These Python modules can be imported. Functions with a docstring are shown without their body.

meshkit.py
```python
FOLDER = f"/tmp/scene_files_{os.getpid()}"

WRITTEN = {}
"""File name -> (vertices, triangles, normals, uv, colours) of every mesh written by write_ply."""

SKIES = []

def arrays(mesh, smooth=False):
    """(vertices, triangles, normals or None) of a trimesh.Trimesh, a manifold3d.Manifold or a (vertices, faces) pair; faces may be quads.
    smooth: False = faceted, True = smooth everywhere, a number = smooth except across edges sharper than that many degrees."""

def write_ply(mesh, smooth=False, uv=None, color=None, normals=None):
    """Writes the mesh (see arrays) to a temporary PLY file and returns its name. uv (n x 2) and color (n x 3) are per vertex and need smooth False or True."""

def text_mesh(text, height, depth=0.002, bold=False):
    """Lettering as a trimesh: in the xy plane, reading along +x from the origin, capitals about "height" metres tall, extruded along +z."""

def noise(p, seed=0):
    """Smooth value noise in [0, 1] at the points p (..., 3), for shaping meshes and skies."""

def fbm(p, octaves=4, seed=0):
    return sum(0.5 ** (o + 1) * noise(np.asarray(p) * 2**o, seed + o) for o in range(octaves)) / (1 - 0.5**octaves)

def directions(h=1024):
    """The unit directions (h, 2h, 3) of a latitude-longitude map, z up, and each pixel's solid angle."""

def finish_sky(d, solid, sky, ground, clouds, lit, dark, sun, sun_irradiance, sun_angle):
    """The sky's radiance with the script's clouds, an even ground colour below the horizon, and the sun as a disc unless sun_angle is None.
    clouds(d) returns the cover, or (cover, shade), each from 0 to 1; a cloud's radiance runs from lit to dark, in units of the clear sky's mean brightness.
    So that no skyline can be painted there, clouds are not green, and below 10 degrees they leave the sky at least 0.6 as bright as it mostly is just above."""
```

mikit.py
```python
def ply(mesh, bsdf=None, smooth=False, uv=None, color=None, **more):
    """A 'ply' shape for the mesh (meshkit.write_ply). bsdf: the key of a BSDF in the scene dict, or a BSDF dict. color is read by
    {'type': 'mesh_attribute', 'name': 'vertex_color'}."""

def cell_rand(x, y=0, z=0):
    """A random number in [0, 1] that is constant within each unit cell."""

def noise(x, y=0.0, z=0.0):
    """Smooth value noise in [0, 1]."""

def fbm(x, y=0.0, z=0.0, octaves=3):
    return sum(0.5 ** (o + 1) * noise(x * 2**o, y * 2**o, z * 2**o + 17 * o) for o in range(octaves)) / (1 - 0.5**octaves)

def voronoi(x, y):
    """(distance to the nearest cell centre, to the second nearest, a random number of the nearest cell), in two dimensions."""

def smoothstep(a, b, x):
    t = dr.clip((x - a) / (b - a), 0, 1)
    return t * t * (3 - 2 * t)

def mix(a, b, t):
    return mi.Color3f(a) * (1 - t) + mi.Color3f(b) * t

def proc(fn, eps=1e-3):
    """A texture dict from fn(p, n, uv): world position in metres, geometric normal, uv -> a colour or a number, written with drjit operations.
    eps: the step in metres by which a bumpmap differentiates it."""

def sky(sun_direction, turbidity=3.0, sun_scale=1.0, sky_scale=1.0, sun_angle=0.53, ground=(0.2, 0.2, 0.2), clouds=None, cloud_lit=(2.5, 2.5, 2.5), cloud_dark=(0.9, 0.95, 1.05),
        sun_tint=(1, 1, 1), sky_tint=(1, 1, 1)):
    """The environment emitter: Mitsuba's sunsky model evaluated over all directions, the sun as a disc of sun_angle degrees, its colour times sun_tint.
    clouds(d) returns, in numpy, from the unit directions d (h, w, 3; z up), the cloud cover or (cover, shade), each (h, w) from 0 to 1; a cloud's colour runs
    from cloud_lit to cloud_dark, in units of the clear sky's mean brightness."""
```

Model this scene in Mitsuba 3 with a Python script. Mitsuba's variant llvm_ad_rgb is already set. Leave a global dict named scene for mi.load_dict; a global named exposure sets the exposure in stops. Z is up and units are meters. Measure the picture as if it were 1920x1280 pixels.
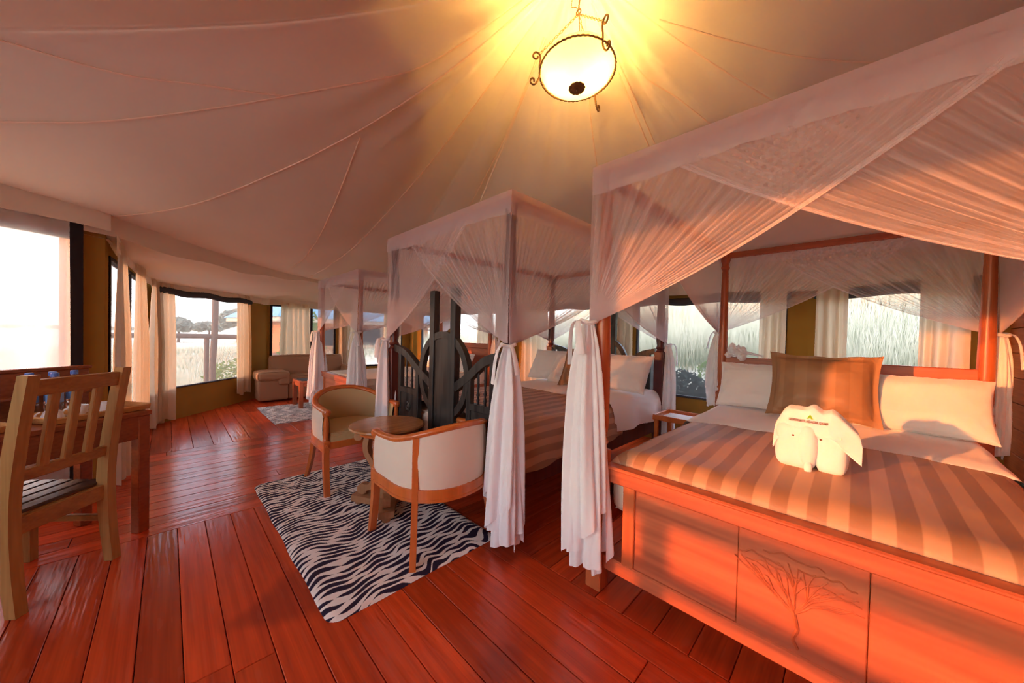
import math, random
import numpy as np, trimesh, mitsuba as mi, drjit as dr, mikit, meshkit
from mikit import proc, noise, fbm, smoothstep, mix, cell_rand
from shapely.geometry import Polygon, box as sbox, LineString, Point
from shapely.ops import unary_union
T = mi.ScalarTransform4f
rng = np.random.default_rng(7)
random.seed(7)
scene, labels = {}, {}
PI = math.pi

# ------------------------------------------------------------------ camera, sky, sun, exposure
YAW, PITCH, ROLL, EYE = math.radians(-45.0), math.radians(-0.97), math.radians(1.34), 1.30
_f = np.array([math.sin(YAW)*math.cos(PITCH), math.cos(YAW)*math.cos(PITCH), math.sin(PITCH)])
_r = np.array([math.cos(YAW), -math.sin(YAW), 0.0])
_u = np.cross(_r, _f)
_up = -math.sin(ROLL)*_r + math.cos(ROLL)*_u
scene['camera'] = {'type': 'perspective', 'fov_axis': 'x', 'fov': 2*math.degrees(math.atan(960/645.0)), 'near_clip': 0.02, 'far_clip': 3000.0,
                   'to_world': T().look_at(origin=[0, 0, EYE], target=[float(v) for v in (_f + [0, 0, EYE])], up=[float(v) for v in _up])}
exposure = 0.6
SUN = (-0.37, -0.93, 0.130)

def cloud_cover(d):
    n = meshkit.fbm(d*[2.2, 2.2, 6.0], 4, 3)
    return np.clip(0.55 + 0.6*(n - 0.45), 0, 1), np.clip((n - 0.5)*1.2, 0, 1)

scene['sky'] = mikit.sky(SUN, turbidity=3.5, sun_scale=6.0, sky_scale=33.0, sun_angle=0.7, ground=(0.30, 0.27, 0.20), clouds=cloud_cover,
                         cloud_lit=(1.75, 1.68, 1.75), cloud_dark=(1.25, 1.22, 1.35), sun_tint=(1.0, 0.49, 0.37), sky_tint=(0.72, 0.95, 1.36))

# ------------------------------------------------------------------ helpers
def A(*v): return np.array(v, float)

def key_for(name):
    if name not in used: used.add(name); return name
    k = 1
    while f'{name}_{k:03d}' in used: k += 1
    used.add(f'{name}_{k:03d}')
    return f'{name}_{k:03d}'
used = set()

def thing(name, label, cat, group=None):
    k = key_for(name)
    labels[k] = {'label': label, 'category': cat}
    if group: labels[k]['group'] = group
    return k

def put(name, mesh, mat, parent=None, smooth=False, label=None, kind=None, uv=None, xf=None):
    k = key_for(name if parent is None else parent + '__' + name)
    if isinstance(mesh, list): mesh = cat(mesh)
    if xf is not None:
        mesh = mesh.copy(); mesh.apply_transform(xf)
    scene[k] = mikit.ply(mesh, mat, smooth=smooth, uv=uv)
    if label or kind:
        labels.setdefault(k, {})
        if label: labels[k]['label'] = label
        if kind: labels[k]['kind'] = kind
    return k

def tag(k, label, catg, group=None, kind=None):
    labels[k] = {'label': label}
    if catg: labels[k]['category'] = catg
    if group: labels[k]['group'] = group
    if kind: labels[k]['kind'] = kind
    return k

def cat(ms): return trimesh.util.concatenate([m for m in ms if m is not None])

def mat4(loc=(0, 0, 0), rz=0, rx=0, ry=0):
    tm = trimesh.transformations
    return tm.translation_matrix(loc) @ tm.rotation_matrix(rz, [0, 0, 1]) @ tm.rotation_matrix(ry, [0, 1, 0]) @ tm.rotation_matrix(rx, [1, 0, 0])

def moved(m, **k):
    m = m.copy(); m.apply_transform(mat4(**k)); return m

_hulls = {}
def bx(x0, x1, y0, y1, z0, z1, c=0.004):
    """a box with chamfered edges"""
    c = min(c, 0.45*min(x1-x0, y1-y0, z1-z0))
    pts = []
    hx, hy, hz = (x1-x0)/2, (y1-y0)/2, (z1-z0)/2
    for sx in (-1, 1):
        for sy in (-1, 1):
            for sz in (-1, 1):
                pts += [(sx*hx, sy*(hy-c), sz*(hz-c)), (sx*(hx-c), sy*hy, sz*(hz-c)), (sx*(hx-c), sy*(hy-c), sz*hz)]
    m = trimesh.convex.convex_hull(np.array(pts))
    m.apply_translation([(x0+x1)/2, (y0+y1)/2, (z0+z1)/2])
    return m

def bar(a, b, w, h, c=0.004, up=(0, 0, 1)):
    """a chamfered bar from a to b, w across, h along up"""
    a, b = np.array(a, float), np.array(b, float)
    L = np.linalg.norm(b-a); x = (b-a)/L
    y = np.cross(up, x); y /= np.linalg.norm(y); z = np.cross(x, y)
    m = bx(0, L, -w/2, w/2, -h/2, h/2, c)
    M = np.eye(4); M[:3, 0], M[:3, 1], M[:3, 2], M[:3, 3] = x, y, z, a
    m.apply_transform(M); return m

def lathe(profile, n=20, loc=(0, 0, 0)):
    p = np.array(profile, float)
    th = np.arange(n)*2*PI/n
    v = np.stack([p[:, None, 0]*np.cos(th), p[:, None, 0]*np.sin(th), np.repeat(p[:, 1:2], n, 1)], -1).reshape(-1, 3)
    f = []
    for i in range(len(p)-1):
        for j in range(n):
            a, b, c, d = i*n+j, i*n+(j+1) % n, (i+1)*n+(j+1) % n, (i+1)*n+j
            f += [[a, b, c], [a, c, d]]
    v = np.vstack([v, [[0, 0, p[0, 1]], [0, 0, p[-1, 1]]]])
    for j in range(n):
        f += [[len(v)-2, (j+1) % n, j], [len(v)-1, (len(p)-1)*n+j, (len(p)-1)*n+(j+1) % n]]
    m = trimesh.Trimesh(v + np.array(loc), np.array(f), process=False)
    return m

def tube(pts, rad, n=8, closed=False, flat=1.0):
    p = np.asarray(pts, float)
    if closed: t = np.roll(p, -1, 0) - np.roll(p, 1, 0)
    else: t = np.gradient(p, axis=0)
    t /= np.linalg.norm(t, axis=1, keepdims=True) + 1e-12
    ref = A(0, 0, 1) if abs(t[0][2]) < 0.9 else A(1, 0, 0)
    a = np.cross(t[0], ref); a /= np.linalg.norm(a)
    fr = []
    for i in range(len(p)):
        a = a - t[i]*np.dot(a, t[i]); a /= np.linalg.norm(a) + 1e-12
        fr.append((a, np.cross(t[i], a)))
    ang = np.arange(n)*2*PI/n
    rad = np.broadcast_to(rad, (len(p),))
    v = np.array([p[i] + rad[i]*(np.cos(ang)[:, None]*fr[i][0] + flat*np.sin(ang)[:, None]*fr[i][1]) for i in range(len(p))]).reshape(-1, 3)
    f = []
    N = len(p)
    for i in range(N if closed else N-1):
        k = (i+1) % N
        for j in range(n):
            a0, b0, c0, d0 = i*n+j, i*n+(j+1) % n, k*n+(j+1) % n, k*n+j
            f += [[a0, b0, c0], [a0, c0, d0]]
    if not closed:
        v = np.vstack([v, p[:1], p[-1:]])
        for j in range(n):
            f += [[len(v)-2, (j+1) % n, j], [len(v)-1, (N-1)*n+j, (N-1)*n+(j+1) % n]]
    return trimesh.Trimesh(v, np.array(f), process=False)

def grid(fn, nu, nv, u=(0, 1), v=(0, 1)):
    U, V = np.meshgrid(np.linspace(*u, nu), np.linspace(*v, nv), indexing='ij')
    P = fn(U, V)
    P = np.stack(np.broadcast_arrays(*P), -1).reshape(-1, 3)
    i, j = np.meshgrid(np.arange(nu-1), np.arange(nv-1), indexing='ij')
    q = np.stack([i*nv+j, (i+1)*nv+j, (i+1)*nv+j+1, i*nv+j+1], -1).reshape(-1, 4)
    f = np.vstack([q[:, [0, 1, 2]], q[:, [0, 2, 3]]])
    return trimesh.Trimesh(P, f, process=False), np.stack([U, V], -1).reshape(-1, 2)

def prism(poly, depth, frame):
    """a shapely polygon extruded by depth; frame maps (x, y, z=depth) to the world: 'xz' stands it up facing -y, 'xy' lays it flat"""
    ms = []
    for g in getattr(poly, 'geoms', [poly]):
        ms.append(trimesh.creation.extrude_polygon(g, depth, engine='earcut'))
    m = cat(ms)
    if frame == 'xz':
        v = m.vertices.copy(); m = trimesh.Trimesh(np.stack([v[:, 0], v[:, 2], v[:, 1]], -1), m.faces[:, ::-1], process=False)
    return m

def bez(pts, n=20):
    p = np.array(pts, float); t = np.linspace(0, 1, n)[:, None]
    k = len(p)-1
    return sum(math.comb(k, i)*(1-t)**(k-i)*t**i*p[i] for i in range(k+1))

def cr(pts, n=12, closed=False):
    """catmull-rom curve through points"""
    p = np.array(pts, float)
    q = np.vstack([p[-1:], p, p[:2]]) if closed else np.vstack([2*p[:1]-p[1:2], p, 2*p[-1:]-p[-2:-1]])
    out = []
    for i in range(len(q)-3):
        t = np.linspace(0, 1, n, endpoint=False)[:, None]
        a, b, c, d = q[i:i+4]
        out.append(0.5*((2*b) + (c-a)*t + (2*a-5*b+4*c-d)*t**2 + (3*b-a-3*c+d)*t**3))
    if not closed: out.append(p[-1:])
    return np.vstack(out)

# ------------------------------------------------------------------ materials
def M(key, d): scene[key] = d; return key

def P(key, rgb, rough=0.5, spec=0.5, metallic=0.0, **k):
    col = rgb if isinstance(rgb, dict) else {'type': 'rgb', 'value': list(rgb)}
    return M(key, {'type': 'twosided', 'bsdf': {'type': 'principled', 'base_color': col, 'roughness': rough, 'specular': spec, 'metallic': metallic, **k}})

def wood_tex(c1, c2, axis, s=1.0, k=0.55):
    ax = 'xyz'.index(axis)
    def fn(p, n, uv):
        q = [p.x, p.y, p.z]
        t = q[ax]; a, b = [q[i] for i in range(3) if i != ax]
        g = fbm(t*2.0*s, a*22*s, b*22*s)
        g2 = noise(t*6*s, a*130*s, b*130*s)
        return mix(c1, c2, dr.clip((g-0.25)*1.6*(1-k) + g2*k, 0, 1))
    return proc(fn)

def floor_fn(p, n, uv):
    i = dr.floor(uv.y)
    r = cell_rand(i, 3); r2 = cell_rand(i, 9)
    g = fbm(uv.x*1.6 + r*40, (uv.y)*5.0, r*9)
    g2 = noise(uv.x*5 + r*40, uv.y*34.0, 1)
    st = smoothstep(0.60, 0.78, fbm(p.x*2.1, p.y*2.1, 5.0))
    c = mix((0.54, 0.066, 0.015), (0.27, 0.022, 0.008), dr.clip((g-0.3)*1.5, 0, 1)*0.75 + g2*0.25)
    c = c*(0.72 + 0.6*r)
    c = mix(c, mi.Color3f(0.10, 0.012, 0.012), st*0.45)
    sc = smoothstep(0.80, 0.86, noise(uv.x*9 + r2*20, uv.y*9, 4.0))*0.12
    return mix(c, mi.Color3f(0.55, 0.16, 0.09), sc)
P('m_floor', proc(floor_fn), 0.24, 0.55)
scene['m_floor'] = {'type': 'twosided', 'bsdf': {'type': 'bumpmap', 'arbitrary': proc(lambda p, n, uv: fbm(uv.x*3.0, uv.y*4.0, 2.0)*0.6 + noise(uv.x*8, uv.y*20, 0)*0.25, eps=4e-3), 'scale': 0.004,
                    'bsdf': {'type': 'principled', 'base_color': proc(floor_fn), 'roughness': 0.20, 'specular': 0.45}}}
P('m_underfloor', (0.05, 0.015, 0.012), 0.7)
P('m_canvas', proc(lambda p, n, uv: mix((0.36, 0.205, 0.045), (0.28, 0.15, 0.03), fbm(p.x*3, p.y*3, p.z*3))), 0.85, 0.1)
def liner_fn(p, n, uv):
    g = fbm(p.x*1.3, p.y*1.3, p.z*1.3)
    return mix((0.76, 0.69, 0.56), (0.68, 0.605, 0.475), g)
M('m_liner', {'type': 'twosided', 'bsdf': {'type': 'principled', 'base_color': proc(liner_fn), 'roughness': 0.9, 'specular': 0.1, 'sheen': 0.3}})
P('m_seam', (0.80, 0.62, 0.46), 0.9, 0.1)
P('m_black', (0.012, 0.010, 0.016), 0.6, 0.3)
P('m_blind', (0.055, 0.060, 0.070), 0.8, 0.2)
P("m_bedwood", proc((lambda p, n, uv: mix((0.48, 0.130, 0.055), (0.25, 0.050, 0.022), dr.clip((fbm(p.x*1.6, p.y*20, p.z*20)-0.25)*1.3 + 0.25*noise(p.x*5, p.y*90, p.z*90), 0, 1)))), 0.36, 0.5)
P('m_bedpost', proc(lambda p, n, uv: mix((0.46, 0.125, 0.042), (0.27, 0.055, 0.020), dr.clip((fbm(p.x*20, p.y*20, p.z*1.6)-0.25)*1.3 + 0.25*noise(p.x*90, p.y*90, p.z*5), 0, 1))), 0.32, 0.5)
P('m_wallwood', wood_tex((0.46, 0.13, 0.035), (0.30, 0.07, 0.018), 'y'), 0.45, 0.4)
P('m_oldwood', wood_tex((0.42, 0.235, 0.075), (0.23, 0.110, 0.026), 'z', 1.0, 0.4), 0.42, 0.45)
P('m_oldrail', wood_tex((0.38, 0.19, 0.055), (0.22, 0.095, 0.022), 'x', 1.0, 0.4), 0.34, 0.5)
P('m_seatwood', (0.05, 0.028, 0.022), 0.22, 0.6)
P('m_desk', wood_tex((0.30, 0.085, 0.026), (0.17, 0.038, 0.012), 'y', 0.8), 0.30, 0.5)
P('m_traywood', wood_tex((0.60, 0.30, 0.10), (0.44, 0.19, 0.05), 'y'), 0.35, 0.5)
P('m_chairwood', wood_tex((0.56, 0.150, 0.030), (0.40, 0.090, 0.018), 'z', 0.8, 0.3), 0.24, 0.55, clearcoat=0.5, clearcoat_gloss=0.85)
P('m_tabletop', wood_tex((0.42, 0.195, 0.055), (0.25, 0.095, 0.022), 'y', 0.9), 0.22, 0.55)
P('m_scrollwood', wood_tex((0.38, 0.20, 0.095), (0.27, 0.125, 0.050), 'z', 0.8), 0.45, 0.4)
def black_fn(p, n, uv):
    g = fbm(p.x*26, p.y*26, p.z*2.2)
    wear = smoothstep(0.35, 0.75, g + 0.3*noise(p.x*7, p.y*7, p.z*5))
    return mix((0.006, 0.006, 0.009), (0.028, 0.028, 0.027), wear)
P('m_ebony', proc(black_fn), 0.38, 0.35)
P('m_ebonyside', wood_tex((0.10, 0.018, 0.012), (0.045, 0.010, 0.010), 'z'), 0.35, 0.5)
P('m_upholstery', (0.66, 0.575, 0.47), 0.65, 0.3)
P('m_seatfabric', (0.48, 0.36, 0.175), 0.65, 0.3)
P('m_sofa', (0.34, 0.185, 0.098), 0.55, 0.35)
P('m_cotton', (0.82, 0.79, 0.78), 0.85, 0.15, sheen=0.3)
P('m_terry', (0.86, 0.84, 0.82), 0.95, 0.05, sheen=0.6)
P('m_brownsatin', proc(lambda p, n, uv: mix((0.30, 0.165, 0.085), (0.255, 0.137, 0.070), smoothstep(0.46, 0.54, 0.5+0.5*dr.sin(uv.x*2*PI*5.0)))), 0.5, 0.4)
STRIPE = 0.125
def duvet_fn(p, n, uv):
    s = 0.5 + 0.5*dr.sin(uv.x*2*PI)
    w = noise(p.x*40, p.y*3, p.z*3)*0.06
    return mix((0.44, 0.250, 0.150), (0.285, 0.145, 0.082), smoothstep(0.42, 0.58, s)) * (0.97 + w)
P('m_duvet', proc(duvet_fn), 0.55, 0.35, sheen=0.3)
P('m_mattress', (0.70, 0.58, 0.46), 0.8, 0.2)
def zebra_fn(p, n, uv):
    u, v = uv.x, uv.y
    w = fbm(u*2.2, v*2.2, 1.0, 3)
    w2 = fbm(u*5.0, v*3.0, 7.0, 2)
    ph = v*25.0 + (w-0.5)*5.0 + (w2-0.5)*1.6
    k = dr.floor(ph)
    s = dr.abs(ph - k - 0.5)*2.0
    L = u*2.6 + cell_rand(k, 5)*7.0
    along = dr.abs(L - dr.floor(L) - 0.5)*2.0
    th = 0.80*dr.maximum(1.0 - along*along, 0.0) - 0.06 + 0.22*(noise(u*14, v*30, 3.0)-0.5)
    dark = 1 - smoothstep(th-0.06, th+0.06, s)
    return mix((0.80, 0.75, 0.68), (0.022, 0.016, 0.036), dark)
M('m_zebra', {'type': 'twosided', 'bsdf': {'type': 'bumpmap', 'arbitrary': proc(lambda p, n, uv: fbm(p.x*45, p.y*45, 0.0, 2), eps=3e-3), 'scale': 0.006,
             'bsdf': {'type': 'principled', 'base_color': proc(zebra_fn), 'roughness': 0.95, 'specular': 0.1, 'sheen': 0.4}}})
P('m_rugedge', (0.72, 0.65, 0.55), 0.95, 0.1)
M('m_curtain', {'type': 'principledthin', 'base_color': {'type': 'rgb', 'value': [0.80, 0.68, 0.50]}, 'roughness': 0.9, 'diff_trans': 0.75})
M('m_sheer', {'type': 'mask', 'opacity': 0.82, 'bsdf': {'type': 'principledthin', 'base_color': {'type': 'rgb', 'value': [0.90, 0.86, 0.80]}, 'roughness': 0.9, 'diff_trans': 1.1}})
NETC = [0.86, 0.78, 0.80]
def net_op(p, n, uv):
    a = noise(uv.x*1.7, 3.0); b = noise(uv.x*4.3, 9.0)
    line = smoothstep(0.60, 0.86, a)*0.34 + smoothstep(0.62, 0.9, b)*0.24
    near = smoothstep(0.40, 1.0, uv.y)
    return dr.clip(0.26 + line*(0.60 + 0.5*uv.y) + near*0.42, 0, 0.95)
M('m_net', {'type': 'mask', 'opacity': proc(net_op), 'bsdf': {'type': 'principledthin', 'base_color': {'type': 'rgb', 'value': NETC}, 'roughness': 0.9, 'diff_trans': 0.9}})
M('m_netband', {'type': 'mask', 'opacity': 0.64, 'bsdf': {'type': 'principledthin', 'base_color': {'type': 'rgb', 'value': NETC}, 'roughness': 0.9, 'diff_trans': 0.9}})
M('m_netcloth', {'type': 'principledthin', 'base_color': {'type': 'rgb', 'value': [0.90, 0.90, 0.92]}, 'roughness': 0.9, 'diff_trans': 0.5})
M('m_screen', {'type': 'mask', 'opacity': 0.13, 'bsdf': {'type': 'principledthin', 'base_color': {'type': 'rgb', 'value': [0.6, 0.6, 0.6]}, 'roughness': 0.9, 'diff_trans': 1.0}})
M('m_screen_dark', {'type': 'mask', 'opacity': 0.50, 'bsdf': {'type': 'principledthin', 'base_color': {'type': 'rgb', 'value': [0.16, 0.16, 0.17]}, 'roughness': 0.9, 'diff_trans': 1.0}})
P('m_iron', (0.20, 0.115, 0.045), 0.45, 0.5, 0.6)
M('m_bowl', {'type': 'principledthin', 'base_color': {'type': 'rgb', 'value': [0.33, 0.285, 0.18]}, 'roughness': 0.6, 'diff_trans': 0.42})
P('m_ceramic', (0.82, 0.80, 0.77), 0.15, 0.5)
M('m_water', {'type': 'dielectric', 'int_ior': 1.33})
P('m_bluecap', (0.07, 0.16, 0.50), 0.35, 0.5)
P('m_bluelabel', (0.16, 0.30, 0.55), 0.4, 0.4)
P('m_ink', (0.16, 0.075, 0.045), 0.8, 0.1)
P('m_green', (0.22, 0.46, 0.03), 0.8, 0.1)
P('m_paper', (0.78, 0.78, 0.80), 0.6, 0.3)
P('m_pole', wood_tex((0.21, 0.155, 0.125), (0.13, 0.095, 0.075), 'z', 0.5), 0.85, 0.1)
P('m_earth', proc(lambda p, n, uv: mix((0.10, 0.10, 0.13), (0.20, 0.185, 0.17), fbm(p.x*3, p.y*3, p.z*3, 4))), 0.95, 0.05)
P('m_soil', proc(lambda p, n, uv: mix((0.42, 0.42, 0.34), (0.55, 0.54, 0.45), fbm(p.x*1.0, p.y*1.0, p.z, 4))), 0.95, 0.05)
P('m_deck', (0.34, 0.38, 0.45), 0.7, 0.2)
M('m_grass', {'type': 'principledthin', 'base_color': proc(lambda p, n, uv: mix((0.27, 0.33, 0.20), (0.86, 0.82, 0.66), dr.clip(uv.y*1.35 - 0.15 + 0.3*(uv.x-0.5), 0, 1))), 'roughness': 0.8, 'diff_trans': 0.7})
M('m_leaf', {'type': 'principledthin', 'base_color': {'type': 'rgb', 'value': [0.20, 0.30, 0.10]}, 'roughness': 0.6, 'diff_trans': 0.8})
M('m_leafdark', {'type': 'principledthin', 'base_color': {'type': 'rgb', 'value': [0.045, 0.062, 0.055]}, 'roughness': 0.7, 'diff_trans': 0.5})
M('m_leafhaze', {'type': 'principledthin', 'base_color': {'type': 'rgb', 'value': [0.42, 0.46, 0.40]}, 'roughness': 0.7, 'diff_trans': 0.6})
P('m_tentblue', (0.20, 0.40, 0.55), 0.7, 0.2)
P('m_tentorange', (0.62, 0.27, 0.13), 0.8, 0.1)
P('m_tentcream', (0.72, 0.58, 0.48), 0.8, 0.1)

# ------------------------------------------------------------------ the shell: corner points of the canvas walls in plan
DESKW0, DESKW1 = A(-3.30, -1.90), A(-4.15, -0.35)         # behind the desk
WA1 = A(-6.50, -0.20)
WB1 = A(-8.00, 1.15)
WC0, WC1 = A(-8.30, 1.40), A(-8.30, 4.50)
HEADY, RIGHTX = 4.50, 0.82

def canvas_wall(name, p0, p1, z1, openings=(), z0=-0.02, th=0.03, mat='m_canvas'):
    p0, p1 = A(*p0), A(*p1)
    L = np.linalg.norm(p1-p0); d = (p1-p0)/L
    poly = sbox(0, z0, L, z1).difference(unary_union([sbox(a, c, b, e) for a, b, c, e in openings])) if openings else sbox(0, z0, L, z1)
    m = prism(poly, th, 'xz')
    Mx = np.eye(4); Mx[:2, 0] = d; Mx[:2, 1] = [-d[1], d[0]]; Mx[:2, 3] = p0
    m.apply_transform(Mx)
    k = put(name, m, mat)
    labels[k] = {'kind': 'structure'}
    return Mx

win_count = [0]
def window(Mx, a, b, c, e, blind=0.0, mullions=(), frame=0.035, fmat='m_black', side=1, screen='m_screen'):
    """frame, insect screen and rolled blind of an opening, in the wall's own plane; side = +1 when the room lies on the -y side of the wall's frame"""
    win_count[0] += 1
    k = f'window_{win_count[0]}'; used.add(k)
    labels[k] = {'kind': 'structure'}
    y0, y1 = (-0.012, 0.042)
    for n, m in (('frame', bx(a-frame/2, a+frame/2, y0, y1, c, e)), ('frame', bx(b-frame/2, b+frame/2, y0, y1, c, e)),
                 ('frame', bx(a-frame/2, b+frame/2, y0, y1, c-frame/2, c+frame/2)), ('frame', bx(a-frame/2, b+frame/2, y0, y1, e-frame/2, e+frame/2))):
        put(n, m, fmat, k, xf=Mx)
    for s in mullions: put('frame', bx(s-0.022, s+0.022, y0, y1, c, e), fmat, k, xf=Mx)
    sc, _ = grid(lambda U, V: (a+(b-a)*U, 0.022+0*U, c+(e-c)*V), 2, 2)
    put('insect_screen', sc, screen, k, xf=Mx)
    if blind:
        y = -0.05*side
        pts = [(s, y + (0 if side > 0 else 0), e - blind*0.5 + 0.012*math.sin(s*9)) for s in np.linspace(a-0.04, b+0.04, 24)]
        put('rolled_blind', tube(pts, blind*0.5, 12), 'm_blind', k, smooth=40, xf=Mx)
    return k

# ------------------------------------------------------------------ floor: three fields of boards
k = put('floor', bx(-8.5, 1.1, -2.2, 4.7, -0.12, -0.026, 0.002), 'm_underfloor'); labels[k] = {'kind': 'structure'}
room = Polygon([(-8.33, 1.40), (-8.03, 1.13), (-6.52, -0.23), (-4.17, -0.38), (-3.32, -1.93), (0.84, -1.93), (0.84, 4.53), (-8.33, 4.53)])
def plank_field(x0, x1, y0, y1, along, width, i0):
    n = i0
    lo, hi = (y0, y1) if along == 'x' else (x0, x1)
    s0, s1 = (x0, x1) if along == 'x' else (y0, y1)
    w = (hi-lo)/round((hi-lo)/width)
    for i in range(int(round((hi-lo)/w))):
        cuts = [s0]
        r = random.Random(n*31+5)
        c = s0 + r.uniform(1.2, 3.2)
        while c < s1-0.7: cuts.append(c); c += r.uniform(2.2, 3.4)
        cuts.append(s1)
        for a, b in zip(cuts[:-1], cuts[1:]):
            a0, a1, b0, b1 = (a, b, lo+i*w, lo+(i+1)*w) if along == 'x' else (lo+i*w, lo+(i+1)*w, a, b)
            n += 1
            if not room.intersects(sbox(a0, b0, a1, b1)): continue
            g = 0.0016
            dz = r.uniform(-0.0006, 0.0006)
            m = bx(a0+g, a1-g, b0+g, b1-g, -0.025, 0+dz, 0.0022)
            v = m.vertices
            t, q = (v[:, 0], (v[:, 1]-b0)/w) if along == 'x' else (v[:, 1], (v[:, 0]-a0)/w)
            # flat shading: split the faces so that every vertex may carry its own uv
            put('plank', m, 'm_floor', 'floor', uv=np.stack([t, n + np.clip(q, 0.02, 0.98)], -1))
    return n
n = plank_field(-8.4, -5.05, -0.30, 4.55, 'x', 0.165, 0)
n = plank_field(-5.05, -3.08, -1.95, 4.55, 'y', 0.14, n)
n = plank_field(-3.08, 0.86, -1.95, 1.38, 'x', 0.135, n)
n = plank_field(-3.08, 0.86, 1.38, 1.52, 'x', 0.14, n)
n = plank_field(-3.08, 0.86, 1.52, 4.55, 'y', 0.145, n)

# ------------------------------------------------------------------ walls and windows
LW = float(np.linalg.norm(DESKW1-DESKW0))
mx = canvas_wall('wall_left', DESKW0, DESKW1, 2.3, [(0.20, LW-0.20, 0.45, 1.95)])
window(mx, 0.20, LW-0.20, 0.45, 1.95)
put('frame_post', bx(LW-0.205, LW-0.135, -0.055, 0.0, 0.0, 2.05), 'm_black', 'wall_left', xf=mx)
mx = canvas_wall('wall_left_recess', DESKW1, WA1, 2.15, [(0.14, 2.22, 0.45, 1.85)])
window(mx, 0.14, 2.22, 0.45, 1.85, mullions=(1.1,), screen='m_screen_dark')
mx = canvas_wall('wall_left_far', WA1, WB1, 2.15, [(0.12, 1.78, 0.45, 1.84)])
window(mx, 0.12, 1.78, 0.45, 1.84, blind=0.09, frame=0.02, fmat='m_blind', screen='m_screen_dark')
canvas_wall('wall_corner', WB1, WC0, 2.15)
mx = canvas_wall('wall_end', WC0, WC1, 2.4, [(0.06, 1.25, 0.50, 1.80), (1.55, 2.85, 0.50, 1.80)])
window(mx, 0.06, 1.25, 0.50, 1.80, mullions=(0.78,), frame=0.04, screen='m_screen_dark')
window(mx, 1.55, 2.85, 0.50, 1.80, frame=0.04, screen='m_screen_dark')
HX0 = -8.3
hw = [(-7.7, -6.9), (-6.35, -4.95), (-4.05, -2.42), (-2.10, -0.52), (-0.26, 0.60)]
mx = canvas_wall('wall_back', (HX0, HEADY), (RIGHTX+0.03, HEADY), 2.45, [(a-HX0, b-HX0, 0.60, 1.80) for a, b in hw])
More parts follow.
